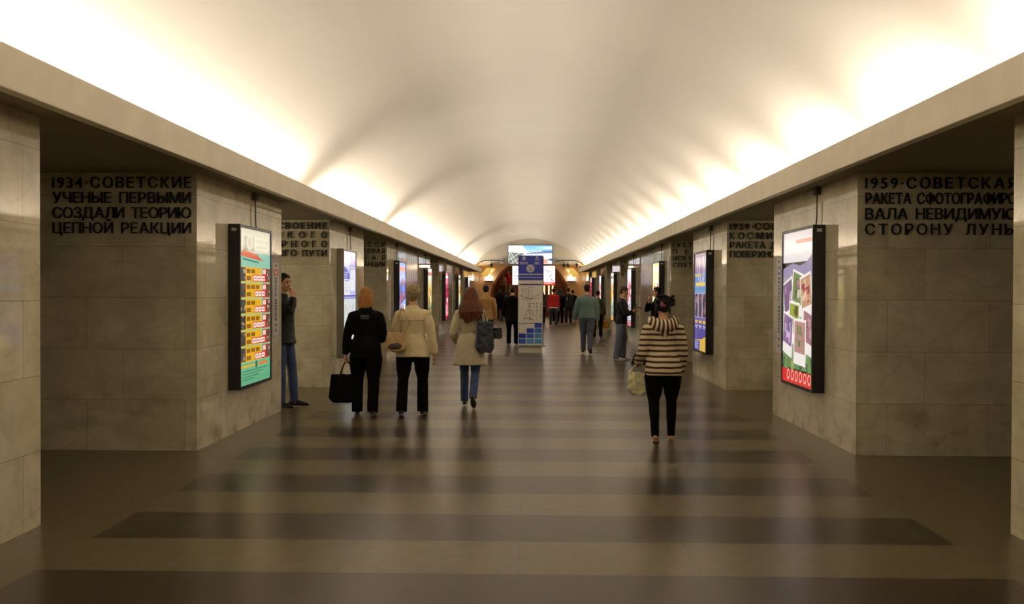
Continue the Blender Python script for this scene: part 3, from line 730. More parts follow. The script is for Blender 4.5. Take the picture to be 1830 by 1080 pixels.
# stair hall
st = thing('staircase', 'broad brown staircase rising beyond the arch at the hall end', 'stairs', (0, 60.62, 0))
b = MB()
for i in range(22): b.box((-2.42, .34 * i, .18 * i), (2.42, .34 * i + .36, .18 * (i + 1)))
b.build('flight', mat('stair_brown', C(128, 70, 36), .45, var=.12, vscale=4), st)
b = MB()
for i in range(22): b.box((-2.42, .34 * i - .012, .18 * (i + 1) - .02), (2.42, .34 * i + .03, .18 * (i + 1) + .004))
b.build('nosing', mat('nosing_dark', C(50, 30, 20), .5), st)
for sx in (-1, 1):
    x0, x1 = sorted((sx * 2.44, sx * 2.7)); struct(boxo('wall_stair_' + ('left' if sx < 0 else 'right'), (x0, 60.5, 0), (x1, 73, 8.2), M_BROWN))
b = MB().rings([[(-2.6, 60.5, 3.9), (2.6, 60.5, 3.9), (2.6, 60.5, 4.1), (-2.6, 60.5, 4.1)], [(-2.6, 73, 8.2), (2.6, 73, 8.2), (2.6, 73, 8.4), (-2.6, 73, 8.4)]])
struct(b.build('ceiling_stair', mat('stair_ceiling', C(60, 46, 36), .8)))
struct(boxo('wall_stair_back', (-2.6, 69.1, 0), (2.6, 69.3, 8.4), M_BROWN))
# two hanging lightboxes in front of the arch
for xc, lab, sd in ((-.74, 'hanging white lightbox mostly hidden behind the pylon head', 1), (1.2, 'hanging white lightbox with red foot, beside the pylon head', 2)):
    root = thing('hanging_lightbox', lab, 'lightbox', (xc, 57.6, 2.06), 0, 'hanging lightboxes before the arch')
    boxo('casing', (-.4, -.07, 0), (.4, .07, 1.24), M_WHITE, root, .01)
    p = Pic(.76, 1.2, 1.15)
    p.rect(0, 0, 1, 1, (244, 236, 248)); rr = random.Random(sd)
    for _ in range(7):
        x, y = rr.uniform(.15, .75), rr.uniform(.12, .7); p.line([(x, y), (x + rr.uniform(-.1, .12), y + rr.uniform(.04, .1)), (x + rr.uniform(-.1, .2), y + .12)], .035, (150, 140, 160), 1)
    if sd == 2: p.rect(0, .86, 1, 1, (226, 60, 50), 2); p.rect(.1, .9, .8, .94, (244, 220, 220), 3)
    p.build('poster', root, (-.38, -.0715, .02), (1, 0, 0), (0, -1, 0))
    b = MB()
    for x in (-.3, .3): b.tube([(x, 0, 1.24), (x, 0, 1.64)], [.008, .008], n=6)
    b.build('hanger_rods', M_SILVER, root)
for i, x in enumerate((.95, 1.25, 1.5)):
    root = thing('strip_lamp', ['warm strip lamp under the hanging lightbox, nearest the pylon', 'brightest warm strip lamp, middle one under the hanging lightbox', 'warm strip lamp under the hanging lightbox, nearest the stair treads'][i], 'lamp', (x, 60.45, 1.45), 0, 'warm strip lamps under the hanging lightbox')
    boxo('mount', (-.06, .0, -1.45), (.06, .04, .62), M_BROWN, root)
    boxo('lamp_tube', (-.045, -.03, .0), (.045, .0, .6), glow('strip_warm', (1, .62, .25, 1), [3.0, 7.0, 2.5][i]), root, .006)

# ------------------------------------------------------------------ people
X_, Y_, Z_ = Vector((1, 0, 0)), Vector((0, 1, 0)), Vector((0, 0, 1))
def nz(amp, freq, sz=1.0, seed=0.0):
    def f(co):
        p = Vector((co.x * freq + seed, co.y * freq + seed, co.z * freq * sz))
        return amp * (noise.noise(p) + 0.5 * noise.noise(p * 2.3))
    return f
SKIN = mat('skin', C(196, 144, 112), 0.5, var=0.05, vscale=20)
def fabric(name, c, var=0.10, rough=0.85, bump=0.25, bscale=60): return mat(name, C(*c), rough, var=var, vscale=12, bump=bump, bscale=bscale, spec=0.25, sheen=0.15)
def leather(name, c, rough=0.4): return mat(name, C(*c), rough, var=0.12, vscale=14, bump=0.15, bscale=80)
def hairm(name, c): return mat(name, C(*c), 0.55, var=0.38, vscale=46, bump=0.5, bscale=70, stretch=(1, 1, .12), spec=0.22)

BODY_R = [(-.055, .066, .058, 0), (-.02, .094, .064, -.004), (.03, .091, .062, -.004), (.10, .074, .052, .003), (.16, .079, .057, .004), (.21, .090, .062, .003), (.255, .098, .058, -.003), (.287, .078, .045, -.008), (.31, .042, .036, -.008), (.335, .031, .033, -.002), (.372, .029, .032, .008)]
BODY_F = [(-.055, .070, .060, 0), (-.02, .100, .070, -.008), (.03, .094, .066, -.006), (.10, .070, .050, .003), (.16, .074, .056, .006), (.205, .083, .064, .008), (.255, .088, .055, -.002), (.287, .070, .042, -.007), (.31, .038, .033, -.007), (.335, .027, .029, -.002), (.372, .025, .028, .008)]

class Person:
    def __init__(s, name, label, x, y, face=0.0, H=1.7, female=False, vox=.012, group=None, lean=3, twist=0,
                 L=None, Rr=None, armL=None, armR=None, head=(0, 0), build=1.0):
        """L / Rr: leg (hip flex, knee flex, foot pitch, abduct, toe-out);  arm: dict(f=,ab=,e=,inw=) or dict(to=(x,y,z), pole=(..))"""
        s.H, s.fem, s.vox, s.bw = H, female, vox, build
        s.root = thing(name, label, 'person', (x, y, 0), R(face), group)
        L = L or (2, 4, 0, 3, 8); Rr = Rr or (2, 4, 0, 3, 8)
        s.rings = [(t, a * build, b * build, o) for t, a, b, o in (BODY_F if female else BODY_R)]
        le = R(lean)
        s.S = Vector((0, math.sin(le), math.cos(le))); s.F = Vector((0, math.cos(le), -math.sin(le))); s.Rv = X_.copy()
        s.legs = {}
        hw = (.055 if female else .053) * H * build
        lo = 9
        for sd, q in ((-1, L), (1, Rr)):
            hip = Vector((sd * hw, 0, -.01 * H)); a, k, fp, ab, to = [R(v) for v in q]
            d1 = Vector((sd * math.sin(ab), math.sin(a) * math.cos(ab), -math.cos(a) * math.cos(ab)))
            kn = hip + d1 * .238 * H
            d2 = Vector((sd * math.sin(ab) * .2, math.sin(a - k), -math.cos(a - k))).normalized()
            an = kn + d2 * .236 * H
            ff = Vector((sd * math.sin(to) * math.cos(fp), math.cos(to) * math.cos(fp), -math.sin(fp))).normalized()
            fu = (Vector((0, math.sin(fp), math.cos(fp)))); fu = (fu - ff * fu.dot(ff)).normalized()
            sole = an - fu * .045 * H
            lo = min(lo, (sole - ff * .035 * H).z, (sole + ff * .11 * H).z)
            s.legs[sd] = [hip, kn, an, ff, fu, d1, d2]
        s.P = Vector((0, 0, -lo + .004))
        for sd in (-1, 1):
            for i in range(3): s.legs[sd][i] = s.legs[sd][i] + s.P
        sh = (.092 if female else .104) * H * build
        s.tw = Quaternion(Z_, R(twist))
        s.arms = {}
        for sd, q in ((-1, armL), (1, armR)):
            q = q or dict(f=3, ab=8, e=10)
            so = s.P + s.S * .262 * H + s.tw @ (s.Rv * sd * sh) - s.F * .008 * H
            if 'to' in q:
                T = Vector(q['to']); d = T - so; L1, L2 = .178 * H, .150 * H
                if d.length > (L1 + L2) * .995: d = d.normalized() * (L1 + L2) * .995
                dl = d.length; dn = d.normalized(); ca = (L1 * L1 + dl * dl - L2 * L2) / (2 * L1 * dl); ca = max(-1, min(1, ca))
                po = Vector(q.get('pole', (sd * .5, -.5, -1))); po = (po - dn * po.dot(dn)).normalized()
                el = so + dn * L1 * ca + po * L1 * math.sqrt(1 - ca * ca); wr = so + d
            else:
                f, ab, e = R(q.get('f', 0)), R(q.get('ab', 6)), R(q.get('e', 8)); inw = R(q.get('inw', 2))
                d1 = Vector((sd * math.sin(ab), math.cos(ab) * math.sin(f), -math.cos(ab) * math.cos(f)))
                el = so + d1 * .178 * H
                d2 = Vector((sd * (math.sin(ab) * .6 - math.sin(inw)), math.sin(f + e), -math.cos(f + e))).normalized()
                wr = el + d2 * .150 * H
            fd = (wr - el).normalized()
            hd = Vector(q['hdir']).normalized() if 'hdir' in q else fd
            pn = Vector(q['palm']) if 'palm' in q else (-X_ * sd)
            pn = pn - hd * pn.dot(hd)
            if pn.length < .05: pn = Z_ - hd * hd.z
            s.arms[sd] = (so, el, wr, hd, pn.normalized(), q.get('curl', 28))
        nk = s.P + s.S * .372 * H + s.F * .006 * H
        hq = Quaternion(Z_, R(head[0])) @ Quaternion(X_, R(head[1]))
        s.hr, s.hf, s.hu = hq @ X_, hq @ Y_, hq @ Z_
        s.Hc = nk + s.hu * .046 * H + s.hf * .006 * H
        s.body()
    def hp(s, x, y, z): return s.Hc + (s.hr * x + s.hf * y + s.hu * z) * s.H
    def ring(s, t, a, b, o=0, n=20, sq=.88):
        c = s.P + s.S * t * s.H + s.F * o * s.H; rt = s.tw @ s.Rv if t > .1 else s.Rv; out = []
        for j in range(n):
            th = 2 * PI * j / n; cx, cy = math.cos(th), math.sin(th)
            cx = math.copysign(abs(cx) ** sq, cx); cy = math.copysign(abs(cy) ** sq, cy)
            out.append(c + rt * cx * a * s.H + s.F * cy * b * s.H)
        return out
    def body(s):
        H = s.H; v = MB()
        v.rings([s.ring(*r) for r in s.rings])
        k = s.bw
        for sd in (-1, 1):
            hip, kn, an, ff, fu, d1, d2 = s.legs[sd]
            v.tube([hip + Z_ * .01 * H, hip + d1 * .1 * H, kn, kn + d2 * .08 * H - ff * .006 * H, an, an - fu * .025 * H], [.046 * H * k, .040 * H * k, .025 * H, .024 * H, .017 * H, .017 * H], 14)
            v.tube([an - fu * .022 * H - ff * .02 * H, an - fu * .024 * H + ff * .05 * H, an - fu * .034 * H + ff * .1 * H], [.019 * H, (.024 * H, .014 * H), (.02 * H, .009 * H)], 12, ref=ff.cross(fu))
            so, el, wr, hd, pn, curl = s.arms[sd]
            v.tube([so - (so - s.P - s.S * .27 * H) * .25, so, so + (el - so) * .45, el, el + (wr - el) * .3, wr], [.026 * H, .029 * H, .026 * H * k, .021 * H, .022 * H, .0145 * H], 12)
            s.hand(v, sd, wr, hd, pn, curl)
        # head
        fr = (s.hr, s.hf, s.hu)
        hp = s.hp
        def E(c, r): v.ell(hp(*c), [q * H for q in r], fr, 18, 12)
        E((0, -.006, .013), (.0435, .053, .050)); E((0, .012, -.020), (.036, .041, .046)); E((0, .033, -.054), (.017, .016, .013))
        E((0, .020, -.045), (.028, .026, .018))
        for q in (-1, 1):
            E((q * .016, .0435, .013), (.017, .008, .006)); E((q * .023, .033, -.016), (.013, .013, .014)); E((q * .0435, -.004, -.004), (.006, .014, .019))
        v.tube([hp(0, .046, .010), hp(0, .054, -.006), hp(0, .060, -.016), hp(0, .050, -.020)], [.004 * H, .005 * H, .0075 * H, .006 * H], 10)
        E((0, .0475, -.033), (.013, .006, .0035)); E((0, .046, -.040), (.011, .006, .004))
        v.tube([s.P + s.S * .33 * H, s.Hc - s.hu * .02 * H], [.031 * H, .032 * H], 14)
        remesh(v, 'body', min(s.vox, .0085), SKIN, s.root, 2)
        if s.vox < .011:
            for q in (-1, 1):
                MB().ell(hp(q * .0165, .0435, .003), (.0075 * H, .006 * H, .005 * H), fr, 12, 8).build('eye', mat('eye', C(60, 46, 38), .2), s.root, smooth=True)
                MB().tube([hp(q * .008, .0515, .0165), hp(q * .018, .0505, .0195), hp(q * .028, .044, .0165)], [.0016 * H, .0024 * H, .0012 * H], 8).build('eyebrow', mat('eyebrow', C(52, 38, 28), .7), s.root, smooth=True)
            MB().tube([hp(-.013, .0495, -.0365), hp(0, .0535, -.036), hp(.013, .0495, -.0365)], [.0015 * H, .003 * H, .0015 * H], 8).build('lips', mat('lips', C(160, 92, 80), .45), s.root, smooth=True)
    def hand(s, v, sd, wr, hd, pn, curl):
        H = s.H; k = H / 1.75 * (.94 if s.fem else 1.0)
        tv = (hd.cross(pn) * sd).normalized()
        v.tube([wr - hd * .012 * k, wr + hd * .02 * k, wr + hd * .055 * k, wr + hd * .092 * k], [(.022 * k, .016 * k), (.03 * k, .016 * k), (.041 * k, .016 * k), (.04 * k, .013 * k)], 12, ref=tv, round_=False)
        for i, (o, ln) in enumerate(((.030, .074), (.0102, .083), (-.0102, .077), (-.029, .061))):
            p = wr + hd * (.088 - abs(o) * .12) * k + tv * o * k; d = hd.copy(); ax = hd.cross(pn)
            pts = [p - d * .01 * k, p]; c = curl * (1 + .12 * i)
            for fr_, ca in ((.46, .55), (.30, 1.0), (.24, .7)):
                d = Quaternion(ax, R(c * ca)) @ d; pts.append(pts[-1] + d * ln * fr_ * k)
            v.tube(pts, [.0098 * k, .0098 * k, .0092 * k, .0085 * k, .007 * k], 8)
        b = wr + hd * .024 * k + tv * .022 * k; d = (hd * .62 + tv * .62 + pn * .45).normalized()
        p1 = b + d * .04 * k; d2 = (d * .6 + hd * .6 + pn * .25).normalized(); p2 = p1 + d2 * .032 * k; p3 = p2 + (d2 + hd * .4).normalized() * .026 * k
        v.tube([b, p1, p2, p3], [.0145 * k, .0125 * k, .011 * k, .0085 * k], 10)
    def handc(s, sd, along=.075):
        so, el, wr, hd, pn, c = s.arms[sd]; return wr + hd * along * s.H / 1.75 + pn * .022
    def world(s, p): 
        return Matrix.Translation(s.root.location) @ Matrix.Rotation(s.root.rotation_euler[2], 4, 'Z') @ Vector(p)
    def shoes(s, M, sole=None, heel=0.0, low=False):
        H = s.H; k = H / 1.75 * (.95 if s.fem else 1.02)
        for sd in (-1, 1):
            hip, kn, an, ff, fu, d1, d2 = s.legs[sd]
            g = an - fu * .045 * H; rv = ff.cross(fu)
            v = MB()
            P = lambda f, z: g + ff * f * k + fu * z * k
            v.tube([P(-.055, .034), P(-.03, .042), P(.03, .042), P(.10, .034), P(.155, .026), P(.19, .022)], [(.026 * k, .032 * k), (.034 * k, .040 * k), (.036 * k, .040 * k), (.045 * k, .032 * k), (.042 * k, .024 * k), (.026 * k, .018 * k)], 14, ref=rv)
            if not low: v.tube([P(-.022, .05), P(-.016, .088)], [(.034 * k, .04 * k), (.033 * k, .040 * k)], 12, ref=rv, round_=False)
            o = remesh(v, 'shoe', min(s.vox, .01), M, s.root, 1)
            if sole:
                so_ = MB(); n = 16; out = []
                for zz in (-.004, .014):
                    out.append([P(.062 + .136 * math.cos(2 * PI * j / n), zz) + rv * (.041 + .006 * math.cos(2 * PI * j / n)) * k * math.sin(2 * PI * j / n) for j in range(n)])
                so_.rings(out).build('sole', sole, o, smooth=True)
    def trousers(s, M, flare=.04, thigh=.056, knee=.042, top=.08, infl=.006, hem=.012, disp=.004, seat=1.0):
        H = s.H; v = MB(); k = s.bw
        rr = [(t, a + infl, b + infl, o) for t, a, b, o in s.rings if t <= top]
        v.rings([s.ring(*r) for r in rr])
        for sd in (-1, 1):
            hip, kn, an, ff, fu, d1, d2 = s.legs[sd]
            end = an - d2 * -.0 + d2 * (.045 - hem - .012) * H
            v.tube([hip + Z_ * .02 * H + X_ * -sd * .004 * H, hip + d1 * .07 * H, hip + d1 * .16 * H, kn, kn + d2 * .09 * H, kn + d2 * .17 * H, end],
                   [(.054 * H * k * seat, .060 * H * k * seat), thigh * H * k, (thigh * .55 + knee * .45) * H * k, knee * H, (knee * .7 + flare * .3) * H, (knee * .3 + flare * .7) * H, flare * H], 16, round_=False)
        return remesh(v, 'trousers', s.vox, M, s.root, 2, nz(disp, 11, .6, 3) if disp else None)
    def top(s, M, name='jacket', hem=-.02, infl=.010, hemr=None, sleeve=.008, cuff=.9, collar=True, disp=.005, waist=None, shoulder=0.0, extra=None):
        H = s.H; v = MB(); k = s.bw
        rr = [(t, a + infl, b + infl, o) for t, a, b, o in s.rings if hem - .001 <= t <= .30]
        if waist: rr = [(t, a * (waist if abs(t - .10) < .02 else 1), b * (waist if abs(t - .10) < .02 else 1), o) for t, a, b, o in rr]
        rr = [(t, a + (shoulder if t > .2 else 0), b, o) for t, a, b, o in rr]
        low = hemr or []
        rr = sorted(low + rr, key=lambda r: r[0])
        rr = [r for i, r in enumerate(rr) if i == 0 or r[0] - rr[i - 1][0] > .008]
        rr.append((.313, .046, .042, -.008))
        v.rings([s.ring(*r) for r in rr])
        for sd in (-1, 1):
            so, el, wr, hd, pn, c = s.arms[sd]
            inn = so - (so - s.P - s.S * .27 * H) * .35
            w2 = el + (wr - el) * cuff
            v.tube([inn + Z_ * .004 * H, so - Z_ * .002 * H, so + (el - so) * .5, el, el + (w2 - el) * .5, w2], [(.032 + sleeve * .6) * H, (.032 + sleeve) * H, (.029 * k + sleeve) * H, (.024 + sleeve) * H, (.0225 + sleeve) * H, (.0195 + sleeve * .9) * H], 14, round_=False)
        if collar:
            n = 20
            v.rings([s.ring(.295, .060, .052, -.010), s.ring(.33, .044, .046, -.006)])
        if extra: extra(v)
        return remesh(v, name, s.vox, M, s.root, 5, nz(disp, 9, .8, 1) if disp else None)
    def belt(s, M, t, infl=.018, name='belt', th=.012, base=None):
        a, b, o = base or [(a, b, o) for tt, a, b, o in s.rings if abs(tt - t) < .03][0]
        v = MB(); R1 = [s.ring(t - th, a + infl, b + infl, o, 28), s.ring(t + th, a + infl, b + infl, o, 28)]
        R2 = [s.ring(t - th, a + infl - .01, b + infl - .01, o, 28), s.ring(t + th, a + infl - .01, b + infl - .01, o, 28)]
        v.rings([R1[0], R1[1], R2[1], R2[0], R1[0]], cap=False)
        return v.build(name, M, s.root, smooth=True)
    # hair
    def hair(s, kind, M, seed=1):
        H = s.H; v = MB(); fr = (s.hr, s.hf, s.hu); hp = s.hp; rr = random.Random(seed)
        def E(c, r): v.ell(hp(*c), [q * H for q in r], fr, 18, 12)
        disp = nz(.005, 38, .3, seed)
        if kind in ('short', 'bun'):
            E((0, -.013, .022), (.0475, .054, .049)); E((0, -.030, -.012), (.040, .032, .034)); E((0, .016, .044), (.033, .024, .017))
            for q in (-1, 1): E((q * .041, .004, .010), (.006, .012, .020))
            if kind == 'bun': E((0, -.066, .016), (.024, .020, .024)); E((0, -.02, .02), (.052, .055, .05))
        elif kind == 'curly':
            E((0, -.012, .020), (.052, .058, .054)); E((0, -.032, -.022), (.046, .034, .036))
            for _ in range(130):
                th, ph = rr.uniform(0, 2 * PI), math.acos(rr.uniform(-.6, 1))
                x, y, z = math.sin(ph) * math.cos(th), math.sin(ph) * math.sin(th), math.cos(ph)
                if y > .55 and z < .45: continue
                c = (.052 * x, -.014 + .058 * y, .016 + .056 * z); q = rr.uniform(.006, .011); E(c, (q, q, q * 1.2))
            for q in (-1, 1): E((q * .044, -.002, -.008), (.010, .022, .032))
        elif kind == 'bob':
            E((0, -.012, .020), (.053, .060, .053)); E((0, -.030, -.032), (.054, .040, .052)); E((0, .020, .042), (.036, .028, .022))
            for q in (-1, 1): E((q * .047, -.002, -.024), (.012, .030, .052))
            for i in range(34):
                a = PI * (1.0 + i / 33.0) ; x = .052 * math.cos(a); y = -.022 + .046 * math.sin(a)
                v.tube([hp(x, y, .0), hp(x * 1.06, y * 1.03, -.045), hp(x * .98, y, -.082 - rr.uniform(0, .022))], [.011 * H, .010 * H, .004 * H], 8)
        elif kind == 'long':
            E((0, -.012, .022), (.052, .060, .052)); E((0, -.030, -.030), (.058, .042, .056)); E((0, .020, .042), (.036, .028, .022))
            for q in (-1, 1): E((q * .049, -.002, -.03), (.013, .028, .056))
            for i in range(60):
                a = PI * (.93 + 1.14 * i / 59.0); x = math.cos(a); y = math.sin(a); ln = rr.uniform(.17, .232) * (1 - .25 * abs(x) ** 3)
                sw = rr.uniform(-.012, .012)
                v.tube([hp(x * .050, -.02 + y * .045, .01), hp(x * .062, -.030 + y * .05, -.05), hp(x * .078 + sw, -.062 + y * .050, -.10), hp(x * .082 + sw * 1.5, -.088 + y * .042, -.145), hp(x * .080 + sw * 1.8, -.086 + y * .036, -.03 - ln)], [.012 * H, .013 * H, .0125 * H, .011 * H, .003 * H], 8)
            disp = nz(.005, 30, .25, seed)
        elif kind == 'updo':
            E((0, -.016, .024), (.056, .062, .054)); E((0, -.040, .012), (.050, .034, .044)); E((0, .018, .042), (.038, .03, .022))
            E((.032, -.038, .042), (.026, .03, .026)); E((-.030, -.036, .002), (.028, .028, .034)); E((0, -.048, -.02), (.034, .022, .024))
            for i in range(44):
                x = rr.uniform(-.055, .06); z = rr.uniform(.0, .07); d = rr.choice((-1, 1, 1))
                v.tube([hp(x, -.05, z), hp(x + d * .014, -.064, z + .008), hp(x + d * .022, -.056, z + rr.uniform(-.012, .010))], [.009 * H, .009 * H, .005 * H], 8)
            for q in (-1, 1): E((q * .047, -.008, -.012), (.008, .024, .036))
            v.tube([hp(-.048, -.01, -.03), hp(-.058, -.016, -.06), hp(-.05, -.02, -.09)], [.008 * H, .007 * H, .003 * H], 8)
        return remesh(v, 'hair', min(s.vox, .009), M, s.root, 1, disp)
    def hood(s, M, w=.075, drop=.10, thick=.036, name='hood'):
        H = s.H; v = MB()
        c = s.P + s.S * .298 * H; pts = []; n = 15
        for i in range(n):
            a = PI * (.94 + 1.12 * i / (n - 1)); x, y = math.cos(a), math.sin(a)
            pts.append(c + X_ * x * w * H + s.F * (y * .070 - .004) * H + Z_ * (.016 + .010 * abs(x) + y * drop * .35) * H)
        v.tube(pts, [thick * H * (.5 + .5 * math.sin(PI * i / (n - 1))) + .008 for i in range(n)], 12)
        v.ell(c - s.F * .066 * H - Z_ * (drop * .36) * H, (w * .82 * H, .026 * H, drop * .52 * H))
        v.ell(c - s.F * .072 * H - Z_ * (drop * .72) * H, (w * .42 * H, .020 * H, drop * .26 * H))
        return remesh(v, name, s.vox, M, s.root, 2, nz(.005, 20, 1, 2))

def bag(name, label, loc, rz, w, h, d, M, taper=1.2, strap=None, group=None, soft=.008, vox=.009, strapM=None, top_dip=.0, patch=None, cat='bag', round_bottom=.25, tilt=0):
    """loc = centre of the bag's bottom; strap = list of (list of world points, radius)"""
    root = thing(name, label, cat, loc, rz, group)
    v = MB(); Rn = []
    N = 28
    for i in range(11):
        t = i / 10; z = h * t
        k = (1 + (taper - 1) * (1 - t)) * (1 - round_bottom * max(0, 1 - t / .22) ** 2)
        row = []
        for j in range(N):
            th = 2 * PI * j / N; cx, cy = math.cos(th), math.sin(th)
            cx = math.copysign(abs(cx) ** .6, cx); cy = math.copysign(abs(cy) ** .7, cy)
            zz = z - top_dip * t * (1 - abs(cx)) ** 1.3
            row.append(Vector((cx * w / 2 * k, cy * d / 2 * (1.15 - .65 * t), zz)))
        Rn.append(row)
    v.rings(Rn)
    q = Quaternion(Y_, R(tilt)); v.v = [tuple(q @ Vector(p)) for p in v.v]
    remesh(v, 'bag_body', vox, M, root, 3, nz(soft, 16, 1, 5))
    inv = (Matrix.Translation(loc) @ Matrix.Rotation(rz, 4, 'Z')).inverted()
    for pts, r in strap or []:
        MB().tube([inv @ Vector(p) for p in pts], [r if isinstance(r, (int, float)) else r] * len(pts), 10).build('strap', strapM or M, root, smooth=True)
    return root
def loop(a, top, b, n=9, sag=0.0):
    a, top, b = Vector(a), Vector(top), Vector(b); out = []
    for i in range(n):
        t = i / (n - 1); out.append(a * (1 - t) ** 2 + (top * 2 - a * .5 - b * .5) * 2 * t * (1 - t) + b * t * t)
    return out

BLK = mat('black_wool', C(9, 9, 10), .9, var=.1, spec=.12)
BLKT = mat('black_trouser_cloth', C(8, 8, 9), .9, var=.1, spec=.12)
JEAN = fabric('blue_denim', (58, 74, 112), .22)
JEAN2 = fabric('faded_denim', (96, 106, 122), .2)
GREYJ = fabric('grey_blue_denim', (74, 80, 96), .16)
DARKL = leather('black_leather', (16, 15, 15))
WSHOE = leather('white_sneaker_leather', (204, 200, 190), .5)

# --- woman in black with a tote
p = Person('person', 'blonde woman in black coat walking away, holding a black tote bag', -2.12, 11.98, face=2, H=1.665, female=True, vox=.010, build=1.12, lean=2,
           L=(3, 6, 0, 1.5, 8), Rr=(-8, 6, 6, 1, 6), armL=dict(f=-3, ab=15, e=8, inw=4, curl=70), armR=dict(f=6, ab=10, e=72, inw=20, curl=40), head=(-4, -3))
p.trousers(BLKT, flare=.043, thigh=.062, knee=.047)
p.top(BLK, 'coat', hem=-.02, infl=.013, hemr=[(-.075, .119, .094, -.004), (-.04, .116, .09, -.004)], sleeve=.011, waist=1.06, cuff=.93)
p.hair('bob', hairm('hair_copper_blonde', (150, 104, 50)))
p.shoes(DARKL, mat('pale_sole', C(120, 112, 98), .6))
c = p.P + p.S * .235 * p.H - p.F * .074 * p.H
b = MB(); b.box((c.x - .055, c.y - .012, c.z - .0), (c.x + .055, c.y + .012, c.z + .018)); b.box((c.x - .055, c.y - .014, c.z + .026), (c.x + .055, c.y + .01, c.z + .05)); b.build('back_patch', mat('grey_print', C(70, 70, 72), .8), p.root)
hc = p.world(p.handc(-1)); bx_, by_, bz_ = hc
bag('tote_bag', 'black tote bag hanging from the blonde woman in black', (bx_ - .03, by_ + .0, .17), R(4), .37, .37, .15, mat('black_canvas', C(8, 8, 9), .85, var=.1, spec=.15), taper=1.16,
    strap=[(loop((bx_ - .09, by_ - .05, .52), (bx_, by_ - .012, bz_ + .0), (bx_ + .09, by_ - .05, .52)), .008), (loop((bx_ - .09, by_ + .05, .52), (bx_, by_ + .012, bz_ + .0), (bx_ + .09, by_ + .05, .52)), .008)], strapM=leather('brown_strap', (70, 52, 38)))

# --- woman in cream jacket
p = Person('person', 'woman with short grey-blonde curls in belted cream jacket and black trousers', -1.5, 12.02, face=-1, H=1.69, female=True, vox=.010, build=1.14, lean=2,
           L=(-10, 6, 8, 2, 10), Rr=(4, 6, 0, 3, 9), armL=dict(f=6, ab=13, e=52, inw=-4, curl=50), armR=dict(f=-6, ab=15, e=12, inw=2, curl=32), head=(3, -2))
CREAM = fabric('cream_cotton', (206, 190, 152), .08)
p.trousers(BLKT, flare=.044, thigh=.058, knee=.043)
p.top(CREAM, 'jacket', hem=-.02, infl=.014, hemr=[(-.075, .137, .104, -.004), (-.045, .130, .1, -.004)], sleeve=.012, cuff=.95, disp=.007)
p.belt(CREAM, .09, infl=.015)
c = p.P + p.S * .215 * p.H
MB().tube([c + X_ * x * .096 * p.H * p.bw - p.F * ((.083 - .03 * x * x) * p.H) for x in (-.9, -.6, -.3, 0, .3, .6, .9)], [(.006, .005)] * 7, 8).build('yoke_seam', fabric('cream_seam', (176, 160, 124)), p.root, smooth=True)
p.hair('curly', hairm('hair_grey_blonde', (138, 120, 88)), 3)
p.shoes(DARKL, mat('pale_sole', C(120, 112, 98), .6))
sh = p.world(p.arms[-1][0] + Vector((.03, -.01, .062)))
bp_ = p.world(Vector((-.215, -.175, 0)))
bag('shoulder_bag', 'beige slouchy shoulder bag with dark bottom on cream jacket woman', (bp_.x + .02, bp_.y - .03, .865), R(-8), .24, .25, .13, leather('beige_leather', (172, 142, 98), .5), taper=1.25,
    strap=[([(bp_.x - .05, bp_.y + .01, 1.09), (sh.x - .055, sh.y - .1, 1.26), (sh.x - .012, sh.y - .045, sh.z - .0), (sh.x, sh.y, sh.z + .008)], .012), ([(bp_.x + .13, bp_.y + .01, 1.09), (sh.x + .10, sh.y - .115, 1.26), (sh.x + .04, sh.y - .06, sh.z - .02), (sh.x + .0, sh.y + .0, sh.z + .01)], .012)], top_dip=.02)
bb = bpy.data.objects['shoulder_bag']
v = MB(); v.ell((0, 0, .055), (.148, .083, .07)); remesh(v, 'bag_bottom', .009, leather('dark_brown_leather', (46, 34, 26), .5), bb, 2)

# --- woman in the trench coat
p = Person('person', 'woman with long auburn hair in pale trench coat and jeans', -.80, 12.9, face=-3, H=1.66, female=True, vox=.010, build=1.02, lean=4,
           L=(10, 8, 0, -1, 5), Rr=(-3, 36, 46, -2, 4), armL=dict(f=-4, ab=16, e=62, inw=14, curl=40), armR=dict(f=-6, ab=14, e=40, inw=-4, curl=50), head=(8, -3))
TRENCH = fabric('stone_trench_cotton', (186, 176, 148), .08)
p.trousers(JEAN, flare=.034, thigh=.053, knee=.038)
p.top(TRENCH, 'trench_coat', hem=-.02, infl=.013, hemr=[(-.185, .150, .112, .004), (-.12, .134, .102, .0), (-.06, .120, .09, -.004)], sleeve=.013, cuff=.94, disp=.009)
p.belt(fabric('stone_trench_belt', (150, 138, 108)), .095, infl=.016)
p.hood(TRENCH, w=.066, drop=.085)
p.hair('long', hairm('hair_auburn', (84, 42, 20)), 4)
p.shoes(leather('brown_shoe', (44, 34, 28)), mat('brown_sole', C(66, 56, 46), .7))
sh = p.world(p.arms[1][0] + Vector((-.01, -.01, .062)))
bag('shoulder_bag', 'dark navy shoulder bag hanging at the trench coat woman\'s side', (sh.x + .075, sh.y - .16, .79), R(24), .22, .44, .13, leather('navy_leather', (24, 28, 38), .5), taper=1.32, round_bottom=.35,
    strap=[([(sh.x + .03, sh.y - .15, 1.2), (sh.x + .02, sh.y - .08, sh.z - .04), (sh.x + .0, sh.y, sh.z + .006)], .011), ([(sh.x + .09, sh.y - .08, 1.2), (sh.x + .06, sh.y - .03, sh.z - .05), (sh.x + .01, sh.y + .01, sh.z + .006)], .011)])

